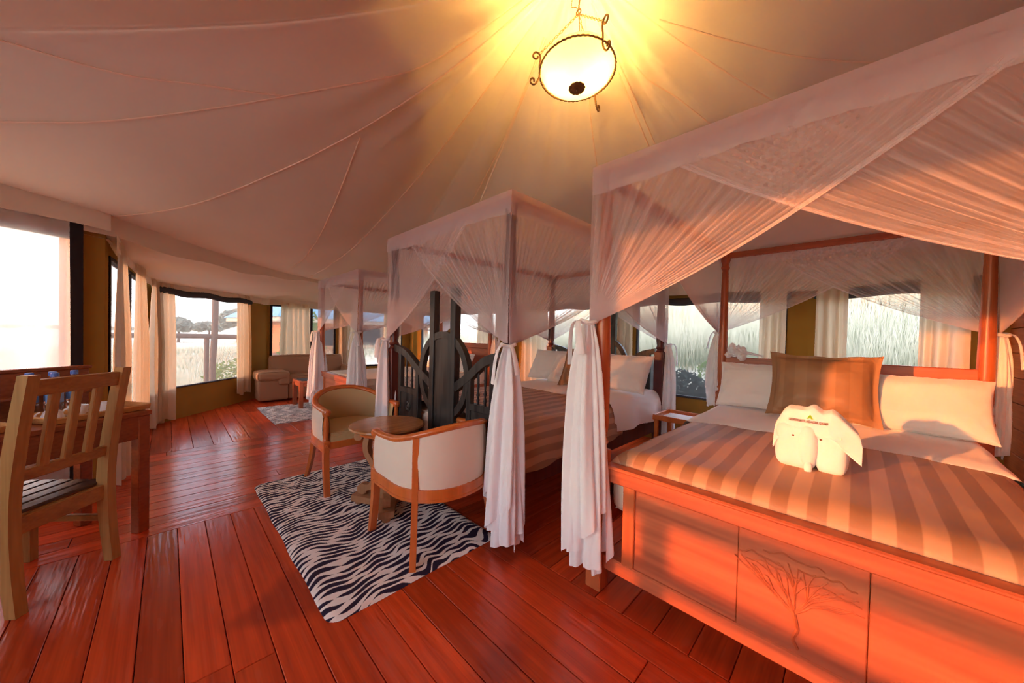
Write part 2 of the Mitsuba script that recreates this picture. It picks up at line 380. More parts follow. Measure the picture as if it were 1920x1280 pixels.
for i, (a, b) in enumerate(hw): window(mx, a-HX0, b-HX0, 0.60, 1.80, blind=0.075, frame=0.025, side=1, fmat='m_blind')
# the wooden partition on the right: horizontal boards on a frame
k = put('wall_right', bx(RIGHTX+0.02, RIGHTX+0.06, -1.93, HEADY+0.03, 0, 3.45), 'm_wallwood'); labels[k] = {'kind': 'structure'}
for i in range(19):
    z = i*0.18
    put('board', bx(RIGHTX, RIGHTX+0.02, -1.93, HEADY, z+0.002, z+0.178, 0.003), 'm_wallwood', 'wall_right')
# behind the camera: a wide open side that the low sun enters, with a deck and a handrail before it
canvas_wall('wall_front', (RIGHTX+0.03, -1.93), (DESKW0[0]-0.02, -1.93), 2.45, [(0.25, 3.07, 0.52, 2.30)])
k = put('railing', bx(-6, 3, -3.65, -3.58, 1.19, 1.29), 'm_pole')
tag(k, 'rough wooden handrail of the deck outside the open front', 'railing')
for x in (-5.5, -4, -2.7, 0.9, 2.4): put('post', bx(x-0.05, x+0.05, -3.66, -3.56, -0.3, 1.2), 'm_pole', k)
put('rail', bx(-6, 3, -3.64, -3.59, 0.90, 0.98), 'm_pole', k)
k = put('deck', bx(-6.2, 3.2, -3.9, -2.23, -0.14, -0.04), 'm_deck'); labels[k] = {'kind': 'structure'}

# ------------------------------------------------------------------ ceiling: the tent's liner, hung from a peak above the lamp
PEAK = A(-1.24, 1.71, 3.54)
RING = [(-4.15, -0.33, 2.16), (-6.60, 1.65, 2.20), (-7.15, 3.0, 2.28), (-7.3, 4.52, 2.34), (-1.2, 4.52, 2.37), (0.84, 4.52, 2.50), (0.84, 1.71, 3.22), (0.84, -1.93, 2.45), (-1.3, -1.93, 2.34), (-3.32, -1.93, 2.30)]
RP = np.array(RING)
_th = np.arctan2(RP[:, 1]-PEAK[1], RP[:, 0]-PEAK[0])
def ring_at(th):
    """distance and height of the eave in direction th"""
    th = np.asarray(th, float); c, s = np.cos(th), np.sin(th)
    r = np.full(th.shape, np.inf); z = np.zeros(th.shape); e = np.zeros(th.shape)
    for i in range(len(RP)):
        a, b = RP[i]-PEAK, RP[(i+1) % len(RP)]-PEAK
        d = b-a
        den = c*d[1]-s*d[0]
        t = np.where(np.abs(den) > 1e-9, (a[0]*d[1]-a[1]*d[0])/np.where(np.abs(den) > 1e-9, den, 1), np.inf)
        w = np.where(np.abs(den) > 1e-9, (a[0]*s-a[1]*c)/np.where(np.abs(den) > 1e-9, den, 1), -1)
        ok = (t > 0) & (w >= -1e-9) & (w <= 1+1e-9) & (t < r)
        r = np.where(ok, t, r)
        # the cloth bellies down between its corners
        bel = 0.03*np.sin(np.pi*np.clip(w, 0, 1))*min(1.0, np.hypot(d[0], d[1])/3.0)
        z = np.where(ok, RP[i, 2]*(1-w) + RP[(i+1) % len(RP), 2]*w - bel, z)
        e = np.where(ok, w, e)
    return r, z, e
def ceil_z(x, y, rough=True):
    dx, dy = np.asarray(x)-PEAK[0], np.asarray(y)-PEAK[1]
    rr = np.hypot(dx, dy); th = np.arctan2(dy, dx)
    r1, z1, e = ring_at(th)
    t = np.clip(rr/r1, 0, 1)
    z = z1 + (PEAK[2]-z1)*((1-t)**2.0)
    z = z - 0.05*np.sin(np.pi*np.clip(e, 0, 1))*np.sin(np.pi*t)**2.0*np.clip((1-t)*3, 0, 1)
    if rough:
        k1 = np.sin(th*23 + 3*np.sin(th*5))*np.exp(-((t-0.22)/0.16)**2)
        z = z + 0.016*k1
        pts = np.stack([np.asarray(x)*1.1, np.asarray(y)*1.1, 0*np.asarray(x)], -1)
        z = z + 0.05*(meshkit.fbm(pts, 3, 4)-0.5)*np.clip(t*2, 0, 1)*np.clip((1-t)*4, 0, 1)
    return z
def ceil_grid(U, V):
    th = -PI + 2*PI*U
    r1, _, _ = ring_at(th)
    r = r1*V
    x, y = PEAK[0]+r*np.cos(th), PEAK[1]+r*np.sin(th)
    return x, y, ceil_z(x, y)
cm, _ = grid(ceil_grid, 481, 64, v=(0.004, 1.045))
k = put('ceiling', cm, 'm_liner', smooth=True); labels[k] = {'kind': 'structure'}
# the lower second ceiling beyond the first sagging edge
pur = cr([(-3.95, -0.72, 2.10), (-4.15, -0.33, 2.00), (-5.40, 0.65, 2.01), (-6.60, 1.65, 2.14), (-7.0, 2.5, 2.2), (-7.2, 3.3, 2.24), (-7.3, 4.52, 2.28)], 14)
wal = cr([(-4.15, -0.33, 1.98), (-5.2, -0.27, 1.93), (-6.48, -0.16, 1.90), (-7.96, 1.17, 1.90), (-8.26, 1.42, 1.90), (-8.27, 3.0, 1.92), (-8.27, 4.52, 1.95)], 14)
def lower_grid(U, V):
    i = U*(len(pur)-1)
    a = np.stack([np.interp(i, np.arange(len(pur)), pur[:, c]) for c in range(3)], -1)
    b = np.stack([np.interp(i, np.arange(len(wal)), wal[:, c]) for c in range(3)], -1)
    p = a*(1-V[..., None]) + b*V[..., None]
    z = p[..., 2] + 0.03*np.clip(1-V*5, 0, 1) - 0.06*np.sin(np.pi*V)*(0.6+0.4*np.sin(U*17)) + 0.05*(meshkit.fbm(p*1.7, 3, 9)-0.5)*np.sin(np.pi*V)
    return p[..., 0], p[..., 1], z
m, _ = grid(lower_grid, 90, 24)
put('lower_panel', m, 'm_liner', 'ceiling', smooth=True)
# the rolled hem of the upper panel
def hem_grid(U, V):
    i = U*(len(pur)-1)
    a = np.stack([np.interp(i, np.arange(len(pur)), pur[:, c]) for c in range(3)], -1)
    zt = ceil_z(a[..., 0], a[..., 1], False)
    return a[..., 0], a[..., 1], (np.maximum(zt, a[..., 2])+0.02)*(1-V) + (a[..., 2]-0.012*np.sin(U*61))*V
m, _ = grid(hem_grid, 120, 6)
put('hem', m, 'm_liner', 'ceiling', smooth=True)
def seam(xy, r=0.006, n=40):
    p = cr(xy, n//max(1, len(xy)-1)) if len(xy) > 2 else np.linspace(xy[0], xy[1], n)
    z = ceil_z(p[:, 0], p[:, 1]) - 0.004
    put('seam', tube(np.column_stack([p, z]), r, 6, flat=0.7), 'm_seam', 'ceiling', smooth=40)
for x, y, z in RING[:7]:
    if (x, y) in ((0.84, 1.71), (-7.15, 3.0)): continue
    seam([tuple(PEAK[:2] + (A(x, y)-PEAK[:2])*0.06), (x, y)])
for line in ([(-1.45, 1.5), (-1.81, 1.2), (-2.06, 0.82), (-2.30, 0.43), (-2.74, -0.17), (-3.01, -0.59), (-3.30, -1.10)],
             [(-2.62, -1.3), (-2.54, -0.5), (-2.49, -0.16), (-2.39, 0.12), (-2.29, 0.43)], [(-2.46, 0.93), (-2.82, 0.97), (-3.42, 1.04), (-3.92, 1.10), (-4.88, 1.20), (-5.6, 1.22)],
             [(-1.23, 1.95), (-1.18, 2.35), (-1.17, 2.78), (-1.16, 3.6)], [(-1.30, 1.9), (-1.51, 2.30), (-1.69, 2.73), (-2.0, 3.5)], [(-1.6, 1.85), (-2.18, 2.13), (-2.68, 2.31), (-3.6, 2.6)],
             [(-1.13, 2.19), (-1.0, 2.40), (-0.77, 2.74), (-0.3, 3.5)], [(-0.9, 2.1), (-0.41, 2.44), (0.06, 2.74), (0.5, 3.1)]):
    seam(line, 0.005)
# valances: strips of liner hanging along the wall tops
def valance(p0, p1, zt, zb, off, wav=0.02):
    p0, p1 = A(*p0), A(*p1); d = (p1-p0)/np.linalg.norm(p1-p0); nrm = A(-d[1], d[0])*off
    L = np.linalg.norm(p1-p0)
    def fn(U, V):
        w = wav*np.sin(U*L*7 + 2*np.sin(U*L*3))*V
        q = p0 + (p1-p0)*U[..., None] + nrm*(1+0.6*w[..., None]/abs(off))
        top = zt[0]*(1-U)+zt[1]*U; bot = zb[0]*(1-U)+zb[1]*U - 0.03*np.sin(np.pi*U)
        return q[..., 0], q[..., 1], top*(1-V) + (bot + 0.012*np.sin(U*L*5))*V
    m, _ = grid(fn, 60, 8)
    put('valance', m, 'm_liner', 'ceiling', smooth=True)
valance(DESKW1, DESKW0, (2.18, 2.32), (2.03, 2.10), 0.07)
valance(DESKW1, WA1, (2.02, 1.96), (1.88, 1.83), -0.06)
valance(WA1, WB1, (1.95, 1.95), (1.80, 1.80), -0.06)
valance(WB1, WC0, (1.95, 1.95), (1.80, 1.80), -0.06)
valance(WC0, WC1, (1.95, 1.95), (1.80, 1.80), -0.06)
valance((HX0, HEADY), (-1.2, HEADY), (2.36, 2.38), (1.86, 1.84), -0.06)
valance((-1.2, HEADY), (RIGHTX, HEADY), (2.38, 2.52), (1.84, 1.86), -0.06)

# ------------------------------------------------------------------ curtains
def curtain(p0, p1, z0, z1, folds, label, mat='m_curtain', amp=0.035, name='curtain', seed=0, flare=1.0, pinch=0.0, group=None, hem=0.02):
    p0, p1 = A(*p0), A(*p1); L = np.linalg.norm(p1-p0); d = (p1-p0)/L; nrm = A(-d[1], d[0])
    r = np.random.default_rng(seed+11); ph = r.uniform(0, 6.28, 4)
    def fn(U, V):
        wob = 0.35*np.sin(U*7+ph[0]) + 0.25*np.sin(U*13+ph[1]+V*1.5)
        a = amp*(0.35+0.65*np.clip(V*2.2, 0, 1))*(0.75+0.35*np.sin(U*5+ph[2]))
        o = a*np.sin(2*PI*folds*U + 2*wob + 0.7*np.sin(V*3+ph[3]))
        c = 0.5 + (U-0.5)*(1 + (flare-1)*V - pinch*np.exp(-((V-0.55)/0.25)**2))
        q = p0 + d*L*c[..., None] + nrm*o[..., None]
        return q[..., 0], q[..., 1], z1 + (z0-z1)*V + hem*np.sin(U*9+ph[1])*V
    m, uv = grid(fn, int(folds*16)+24, 26)
    k = put(name, m, mat, smooth=True)
    return tag(k, label, 'curtain', group)
nL = A(0.87, 0.48)
def onleft(s, off): return A(*DESKW1) + (DESKW0-DESKW1)/LW*s + nL*off
curtain(onleft(0.205, 0.05), onleft(1.62, 0.05), 0.10, 2.08, 7, 'sheer white curtain drawn across the window behind the writing desk', 'm_sheer', 0.018, 'sheer_curtain', 1)
curtain((-4.20, -0.28), (-4.62, -0.27), 0.02, 1.98, 4, 'cream curtain hanging next to the canvas post at the writing desk', seed=2, amp=0.05)
curtain((-4.98, -0.22), (-5.55, -0.19), 0.03, 1.94, 5, 'cream curtain at the far edge of the side window, half hidden by the desk leg', seed=3, amp=0.055)
curtain((-6.22, -0.13), (-6.52, -0.10), 0.04, 1.93, 3, 'cream curtain left of the big window that shows the wooden poles', seed=4, amp=0.05)
curtain((-6.50, -0.115), (-6.70, 0.065), 0.04, 1.93, 3, 'narrow cream curtain on the left jamb of the big window with the poles', seed=5, amp=0.045)
curtain((-7.57, 0.845), (-7.80, 1.05), 0.16, 1.90, 4, 'cream curtain between the big window with the poles and the canvas corner', seed=6, amp=0.04)
curtain((-8.22, 1.62), (-8.22, 2.12), 0.50, 1.86, 5, 'cream curtain hanging behind the middle of the sofa', seed=7, amp=0.045, flare=1.15)
curtain((-8.22, 2.72), (-8.22, 3.12), 0.30, 1.86, 5, 'cream curtain behind the far end of the sofa, seen below the net', seed=8, amp=0.045)
curtain((-8.22, 3.75), (-8.22, 4.20), 0.30, 1.86, 4, 'pale curtain in the far corner behind the farthest bed', seed=9, amp=0.04)
HC = HEADY-0.14
for i, (a, b, lab) in enumerate([(-6.95, -6.55, 'cream curtain on the back wall behind the farthest bed'), (-5.35, -4.90, 'cream curtain on the back wall between the farthest and the black bed'),
                                 (-4.12, -3.55, 'striped looking cream curtain above the left pillows of the black bed'), (-2.36, -2.10, 'narrow cream curtain above the right pillow of the black bed'),
                                 (-0.72, -0.50, 'cream curtain left of the brown canvas strip behind the carved bed'), (-0.28, -0.06, 'cream curtain right of the brown canvas strip behind the carved bed'),
                                 (0.36, 0.62, 'cream curtain beside the right head post of the carved bed')]):
    curtain((a, HC), (b, HC), 0.12, 1.90, 4 if b-a > 0.3 else 3, lab, seed=20+i, amp=0.035)

# ------------------------------------------------------------------ rugs
def rug(x0, x1, y0, y1, label, rc=0.06, sc=1.0, seed=0, th=0.014):
    nu, nv = 90, 60
    def edge(U, V):
        x = x0+(x1-x0)*U; y = y0+(y1-y0)*V
        # rounded corners and slightly wavy edges
        cx, cy = np.abs(U-0.5)*2, np.abs(V-0.5)*2
        sx, sy = (x1-x0)/2, (y1-y0)/2
        px, py = np.clip(cx*sx-(sx-rc), 0, rc)/rc, np.clip(cy*sy-(sy-rc), 0, rc)/rc
        m = np.maximum(px, py); rad = np.hypot(px, py)
        f = np.where(rad > 1e-6, m/np.maximum(rad, 1e-6), 1)
        x = np.where(px > 0, (x0+x1)/2+np.sign(U-0.5)*((sx-rc)+px*f*rc), x)
        y = np.where(py > 0, (y0+y1)/2+np.sign(V-0.5)*((sy-rc)+py*f*rc), y)
        w = 0.010*(meshkit.noise(np.stack([x*4, y*4, 0*x+seed], -1))-0.5)
        return x+w, y+w
    def top(U, V):
        x, y = edge(U, V)
        b = np.minimum(np.minimum(U, 1-U)*(x1-x0), np.minimum(V, 1-V)*(y1-y0))
        z = 0.002 + th*np.clip(b/0.03, 0.0, 1)**0.5 + 0.006*(meshkit.fbm(np.stack([x*5, y*5, 0*x+seed], -1), 2)-0.5)*np.clip(b/0.08, 0, 1)
        return x, y, z
    m, uv = grid(top, nu, nv)
    k = put('zebra_rug', m, 'm_zebra', smooth=True, uv=np.stack([m.vertices[:, 1]*sc*1.6, m.vertices[:, 0]*sc], -1))
    return tag(k, label, 'rug')
rug(-3.50, -1.60, 0.505, 1.50, 'large zebra striped rug under the two armchairs and the round table', seed=1)
rug(-7.0, -5.62, 1.04, 2.2, 'small zebra striped rug in front of the tan sofa', rc=0.01, sc=1.15, seed=5, th=0.010)

# ------------------------------------------------------------------ armchairs and the round table
def armchair(loc, rz, label):
    k = thing('armchair', label, 'armchair', 'tub armchairs at the round table')
    X = mat4(loc, rz)
    R_, FX, BX = 0.29, 0.25, -0.01
    def plan(s, off=0.0):
        """s from -1 (right arm front) through 0 (middle of the back) to 1"""
        s = np.asarray(s, float); a = np.abs(s)
        ph = np.clip(a/0.72, 0, 1)*PI/2
        x = BX - (R_-0.01+off)*np.cos(ph); y = np.sign(s)*(R_+off)*np.sin(ph)**0.9
        return np.where(a > 0.72, BX + (a-0.72)/0.28*(FX-BX), x), y
    def top(s): return 0.655 + 0.105*(0.5+0.5*np.cos(np.clip(np.abs(np.asarray(s, float))*1.08, 0, 1)*PI))
    s = np.linspace(-1, 1, 61)
    x, y = plan(s)
    P3 = np.column_stack([x, y, top(s)])
    put('arm_rail', tube(P3, 0.026, 10, flat=0.75), 'm_chairwood', k, smooth=50, xf=X)
    for t in (-1, 1):
        put('arm_scroll', lathe([(0.001, -0.03), (0.022, -0.028), (0.031, -0.01), (0.031, 0.008), (0.024, 0.022), (0.001, 0.024)], 16, (FX+0.006, t*R_, 0.648)), 'm_chairwood', k, smooth=40, xf=X)
    # upholstered shell: cream outside, golden inside
    def shell(off):
        def fn(U, V):
            ss = -0.985+1.97*U
            xx, yy = plan(ss, off)
            zz = 0.405*(1-V) + (top(ss)-0.012)*V
            bul = 0.012*np.sin(np.pi*V)*np.sign(off+1e-9)
            return xx - bul*np.cos(ss*PI/2), yy + bul*np.sin(ss*PI/2), zz
        return grid(fn, 61, 10)[0]
    put('outer_back', shell(0.012), 'm_upholstery', k, smooth=True, xf=X, label='cream outer upholstery')
    put('inner_back', shell(-0.018), 'm_seatfabric', k, smooth=True, xf=X, label='golden inner upholstery')
    x, y = plan(s*0.985, 0.004)
    lo = np.column_stack([x, y, 0.385+0*s])
    def rail(zc, h, w):
        a = np.column_stack(plan(s*0.985, 0.004+w/2)); b = np.column_stack(plan(s[::-1]*0.985, 0.004-w/2))
        m = trimesh.creation.extrude_polygon(Polygon(np.vstack([a, b])).buffer(0), h, engine='earcut'); m.apply_translation([0, 0, zc-h/2]); return m
    put('seat_rail', cat([rail(0.385, 0.055, 0.040), rail(0.352, 0.016, 0.048), bx(FX-0.02, FX+0.018, -R_+0.02, R_-0.02, 0.355, 0.412)]), 'm_chairwood', k, xf=X)
    pl = Polygon(np.vstack([np.column_stack(plan(s*0.97, -0.02)), [(FX+0.012, R_-0.03), (FX+0.012, -R_+0.03)]])).buffer(0)
    seatm = []
    for i in range(7):
        t = i/6.0
        seatm.append((pl.buffer(-0.035*(1-math.sqrt(max(0, 1-t*t)))), 0.412+0.065*t))
    ms = []
    for (pp, zz), (_, z2) in zip(seatm[:-1], seatm[1:]):
        m = trimesh.creation.extrude_polygon(pp, z2-zz+0.001, engine='earcut'); m.apply_translation([0, 0, zz]); ms.append(m)
    put('seat', cat(ms), 'm_seatfabric', k, smooth=False, xf=X)
    # front legs: sabre legs with a carved block, and the turned arm post above
    for t in (-1, 1):
        leg = cr([(0.045, 0.0), (0.022, 0.12), (0.004, 0.25), (0, 0.36)], 6)
        w = np.interp(leg[:, 1], [0, 0.36], [0.0155, 0.023])
        poly = Polygon(np.vstack([leg+np.column_stack([w, 0*w]), (leg-np.column_stack([w, 0*w]))[::-1]]))
        m = prism(poly, 0.042, 'xz'); m.apply_translation([FX, t*R_-0.021, 0])
        put('leg', cat([m, bx(FX-0.026, FX+0.026, t*R_-0.024, t*R_+0.024, 0.335, 0.425)]), 'm_chairwood', k, xf=X)
        put('rosette', lathe([(0.001, 0), (0.016, 0.0), (0.016, 0.003), (0.010, 0.006), (0.004, 0.004), (0.001, 0.008)], 14).apply_transform(mat4((FX+0.026, t*R_, 0.385), ry=PI/2)), 'm_chairwood', k, smooth=30, xf=X)
        put('arm_post', lathe([(0.020, 0.42), (0.024, 0.432), (0.018, 0.445), (0.021, 0.50), (0.019, 0.58), (0.015, 0.615), (0.022, 0.628), (0.018, 0.645)], 14, (FX, t*R_, 0)), 'm_chairwood', k, smooth=40, xf=X)
    # rear legs: flared below, running up to the rail
    for t in (-1, 1):
        ss = 0.44*t; x0, y0 = plan(ss, 0.012); zt = float(top(ss))
        o = A(-0.8, 0.55*t)/0.97
        pts = cr([(0.075, 0.0), (0.03, 0.17), (0.004, 0.36), (0, 0.5), (-0.002, zt-0.01)], 6)
        w = np.interp(pts[:, 1], [0, 0.36, zt], [0.014, 0.019, 0.016])
        poly = Polygon(np.vstack([pts+np.column_stack([w, 0*w]), (pts-np.column_stack([w, 0*w]))[::-1]]))
        m = prism(poly, 0.034, 'xz'); m.apply_translation([0, -0.017, 0])
        m.apply_transform(mat4((float(x0), float(y0), 0), rz=math.atan2(o[1], o[0])))
        put('leg', m, 'm_chairwood', k, xf=X)
    return k
armchair((-3.17, 1.17, 0.014), 0.0, 'tub armchair with its back to the sofa, its golden seat open to view')
armchair((-1.90, 1.235, 0.014), PI, 'tub armchair seen from behind, cream back towards the camera and the net')

k = thing('round_table', 'small round wooden table with scrolled legs between the two armchairs', 'table')
X = mat4((-2.43, 1.15, 0.013))
put('table_top', lathe([(0.001, 0.592), (0.235, 0.592), (0.255, 0.598), (0.262, 0.606), (0.258, 0.616), (0.245, 0.620), (0.001, 0.620)], 48), 'm_tabletop', k, smooth=30, xf=X)
put('apron', lathe([(0.001, 0.555), (0.19, 0.555), (0.20, 0.565), (0.20, 0.592), (0.001, 0.592)], 40), 'm_chairwood', k, smooth=30, xf=X)
for az in (215, 335, 95):
    c = cr([(0.235, 0.500), (0.215, 0.538), (0.175, 0.545), (0.155, 0.505), (0.165, 0.45), (0.155, 0.39), (0.115, 0.33), (0.085, 0.27), (0.085, 0.20), (0.12, 0.145), (0.165, 0.135)], 8)
    g = unary_union([LineString(c).buffer(0.021), Point(0.222, 0.512).buffer(0.034), Point(0.185, 0.120).buffer(0.040)])
    m = prism(g.simplify(0.001), 0.05, 'xz'); m.apply_translation([0, -0.025, 0])
    m.apply_transform(mat4((0, 0, 0), rz=math.radians(az)))
    put('leg', m, 'm_scrollwood', k, xf=X)
put('hub', lathe([(0.001, 0.08), (0.05, 0.08), (0.065, 0.12), (0.07, 0.2), (0.06, 0.30), (0.085, 0.34), (0.10, 0.40), (0.07, 0.5), (0.10, 0.55), (0.001, 0.555)], 20), 'm_scrollwood', k, smooth=40, xf=X)
arms = []
for i in range(3):
    a0 = math.radians(215+120*i); a1 = a0+math.radians(60)
    t = A(-math.sin(a0), math.cos(a0)); o = A(math.cos(a0), math.sin(a0))
    arms += [o*0.255-t*0.05, o*0.255+t*0.05]
    arms += [A(math.cos(a1), math.sin(a1))*0.085]
m = trimesh.creation.extrude_polygon(Polygon(arms), 0.045, engine='earcut'); m.apply_translation([0, 0, 0.035])
put('base', m, 'm_scrollwood', k, xf=X)
for i in range(3):
    a0 = math.radians(215+120*i)
    put('foot', lathe([(0.001, 0.004), (0.026, 0.004), (0.03, 0.018), (0.026, 0.036), (0.001, 0.036)], 14, (0.22*math.cos(a0), 0.22*math.sin(a0), 0)), 'm_scrollwood', k, smooth=40, xf=X)

# ------------------------------------------------------------------ sofa corner
def rbox(x0, x1, y0, y1, z0, z1, r, n=5, bulge=0.0):
    """a soft box: rounded edges, bulging faces"""
    k = 9
    g = np.linspace(-1, 1, 17)
    m = trimesh.creation.box((2, 2, 2))
    for _ in range(4): m = m.subdivide()
    m.merge_vertices()
    v = np.array(m.vertices)
    h = A(x1-x0, y1-y0, z1-z0)/2
    # grow the sample spacing towards the edges, then round
    v = np.sign(v)*(1-(1-np.abs(v))**1.7)
    p = v*h
    core = np.clip(p, -(h-r), h-r); dlt = p-core; ln = np.linalg.norm(dlt, axis=1, keepdims=True)
    p = np.where(ln > 1e-9, core + dlt/np.maximum(ln, 1e-9)*r, p)
    if bulge:
        b = bulge*np.prod(np.where(np.abs(v) > 0.985, 1.0, 1-np.abs(v)**2.5), axis=1, keepdims=True)
        p = p + np.where(np.abs(v) > 0.985, np.sign(v), 0)*b
    m = trimesh.Trimesh(p + A(x0+x1, y0+y1, z0+z1)/2, m.faces, process=False)
    return m
k = thing('sofa', 'tan corner sofa with a chaise block, in the far corner by the windows', 'sofa')
put('chaise_base', rbox(-7.83, -7.40, 1.13, 1.58, 0.03, 0.40, 0.03), 'm_sofa', k, smooth=40)
put('chaise_cushion', cat([rbox(-7.85, -7.37, 1.10, 1.60, 0.385, 0.555, 0.06, bulge=0.01), rbox(-7.52, -7.37, 1.42, 1.60, 0.30, 0.54, 0.04)]), 'm_sofa', k, smooth=50)
put('seat_base', rbox(-7.85, -7.44, 1.58, 2.62, 0.03, 0.33, 0.03), 'm_sofa', k, smooth=40)
put('seat_cushion', rbox(-7.82, -7.42, 1.59, 2.60, 0.32, 0.455, 0.04, bulge=0.012), 'm_sofa', k, smooth=50)
put('backrest', rbox(-7.97, -7.78, 1.36, 2.64, 0.34, 0.815, 0.06, bulge=0.015), 'm_sofa', k, smooth=50)
put('armrest', rbox(-7.95, -7.46, 2.62, 2.78, 0.03, 0.60, 0.05), 'm_sofa', k, smooth=50)
k = thing('side_table', 'low wooden side table standing on the small zebra rug by the sofa', 'table')
X = mat4((-6.72, 1.84, 0.012))
put('table_top', bx(-0.22, 0.24, -0.30, 0.30, 0.415, 0.445), 'm_bedwood', k, xf=X)
put('inlay', bx(-0.18, 0.20, -0.26, 0.26, 0.444, 0.449), 'm_blind', k, xf=X)
for x in (-0.19, 0.21):
    for y in (-0.27, 0.27): put('leg', bx(x-0.03, x+0.03, y-0.03, y+0.03, 0, 0.416), 'm_bedpost', k, xf=X)
put('apron', cat([bx(-0.18, 0.20, -0.285, -0.265, 0.35, 0.416), bx(-0.18, 0.20, 0.265, 0.285, 0.35, 0.416), bx(0.205, 0.225, -0.26, 0.26, 0.35, 0.416)]), 'm_bedwood', k, xf=X)

# ------------------------------------------------------------------ writing desk with what stands on it, and its chair
DX = mat4((-3.185, -0.07, 0), rz=math.radians(126.9+180))    # local +x along the desk towards the camera, -y towards the wall ... local origin: right front corner
k = thing('writing_desk', 'dark red wooden writing desk with a backboard by the left window', 'desk')
DLEN, DDEP = 1.45, 0.52
put('desk_top', bx(0, DLEN, -DDEP, 0, 0.742, 0.770, 0.003), 'm_desk', k, xf=DX)
put('apron', cat([bx(0.03, DLEN-0.03, -0.035, -0.012, 0.60, 0.743), bx(0.012, 0.035, -DDEP+0.03, -0.03, 0.60, 0.743), bx(0.03, DLEN-0.03, -DDEP+0.012, -DDEP+0.035, 0.60, 0.743)]), 'm_desk', k, xf=DX)
for x in (0.006, DLEN-0.066):
    for y in (-0.066, -DDEP+0.006): put('leg', bx(x, x+0.06, y, y+0.06, 0, 0.743, 0.004), 'm_desk', k, xf=DX)
put('backboard', bx(0.0, DLEN, -DDEP-0.001, -DDEP+0.024, 0.768, 1.02, 0.003), 'm_desk', k, xf=DX)
put('cap_rail', bx(-0.01, DLEN+0.01, -DDEP-0.008, -DDEP+0.034, 1.02, 1.04, 0.004), 'm_desk', k, xf=DX)
put('shelf', bx(0.0, DLEN, -DDEP+0.024, -DDEP+0.09, 0.87, 0.885, 0.003), 'm_desk', k, xf=DX)

def bottle(x, y, label):
    k = thing('water_bottle', label, 'bottle', None)
    X = DX @ mat4((x, y, 0.770))
    put('body', lathe([(0.001, 0.001), (0.028, 0.001), (0.032, 0.006), (0.032, 0.06), (0.030, 0.065), (0.032, 0.07), (0.032, 0.15), (0.029, 0.175), (0.016, 0.205), (0.013, 0.215), (0.013, 0.232), (0.001, 0.232)], 18), 'm_water', k, smooth=35, xf=X)
    put('sleeve', lathe([(0.0326, 0.085), (0.0330, 0.086), (0.0330, 0.14), (0.0326, 0.141)], 18), 'm_bluelabel', k, smooth=35, xf=X)
    put('cap', lathe([(0.001, 0.2325), (0.0165, 0.2325), (0.0165, 0.252), (0.0145, 0.256), (0.001, 0.256)], 18), 'm_bluecap', k, smooth=35, xf=X)
for i, (x, y) in enumerate([(0.15, -0.36), (0.235, -0.37), (0.32, -0.38), (0.27, -0.29)]):
    bottle(x, y, ['water bottle with blue cap, nearest to the right end of the desk backboard', 'water bottle with blue cap, the second from the right end of the backboard',
                  'water bottle with blue cap, the farthest left by the backboard', 'water bottle with blue cap standing in front of the other bottles'][i])
def tray(cx, cy, rz, w, d, label):
    k = thing('tray', label, 'tray')
    X = DX @ mat4((cx, cy, 0.770), rz=rz)
    put('bottom', bx(-w/2, w/2, -d/2, d/2, 0.001, 0.010), 'm_traywood', k, xf=X)
    for t in (-1, 1):
        m = bx(-w/2-0.015, w/2+0.015, -0.006, 0.006, 0, 0.036, 0.003); m.apply_transform(mat4((0, t*(d/2+0.004), 0.004), rx=-t*0.45)); put('rim', m, 'm_traywood', k, xf=X)
        m = bx(-0.006, 0.006, -d/2-0.01, d/2+0.01, 0, 0.040, 0.003); m.apply_transform(mat4((t*(w/2+0.004), 0, 0.004), ry=t*0.45)); put('rim', m, 'm_traywood', k, xf=X)
tray(0.20, -0.17, 0.0, 0.40, 0.24, 'wooden tray with cups on the right end of the desk')
tray(0.75, -0.20, 0.05, 0.40, 0.26, 'wooden tray further left on the desk, behind the chair post')
def cup(x, y, r, h, label, z=0.781, upside=False, hollow=True):
    k = thing('cup', label, 'cup')
    X = DX @ mat4((x, y, z))
    if upside: pr = [(0.001, h), (r*0.45, h), (r*0.55, h-0.004), (r*0.8, h*0.72), (r*0.97, h*0.3), (r, 0.0), (r-0.004, 0.0), (r*0.75, h*0.6), (0.001, h*0.8)]
    else: pr = [(0.001, 0), (r*0.5, 0), (r*0.6, 0.004), (r*0.9, h*0.4), (r, h), (r-0.004, h), (r*0.85, h*0.4), (0.001, h*0.12)]
    put('bowl', lathe(pr, 24), 'm_ceramic', k, smooth=40, xf=X)
    a = np.linspace(-1.3, 1.3, 12)
    put('handle', tube(np.column_stack([r*0.85+0.025*np.cos(a)+0.004, 0*a, h*0.5+0.02*np.sin(a)]), 0.004, 8), 'm_ceramic', k, smooth=40, xf=X)
cup(0.14, -0.16, 0.055, 0.06, 'upside down white cup at the right end of the tray, nearest the desk corner', upside=True)
cup(0.255, -0.15, 0.040, 0.062, 'small white cup standing in the middle of the cup tray')
cup(0.345, -0.17, 0.042, 0.055, 'white cup turned upside down at the left end of the cup tray', upside=True)
cup(0.62, -0.19, 0.072, 0.075, 'large white bowl turned over on the tray behind the chair slats', upside=True)

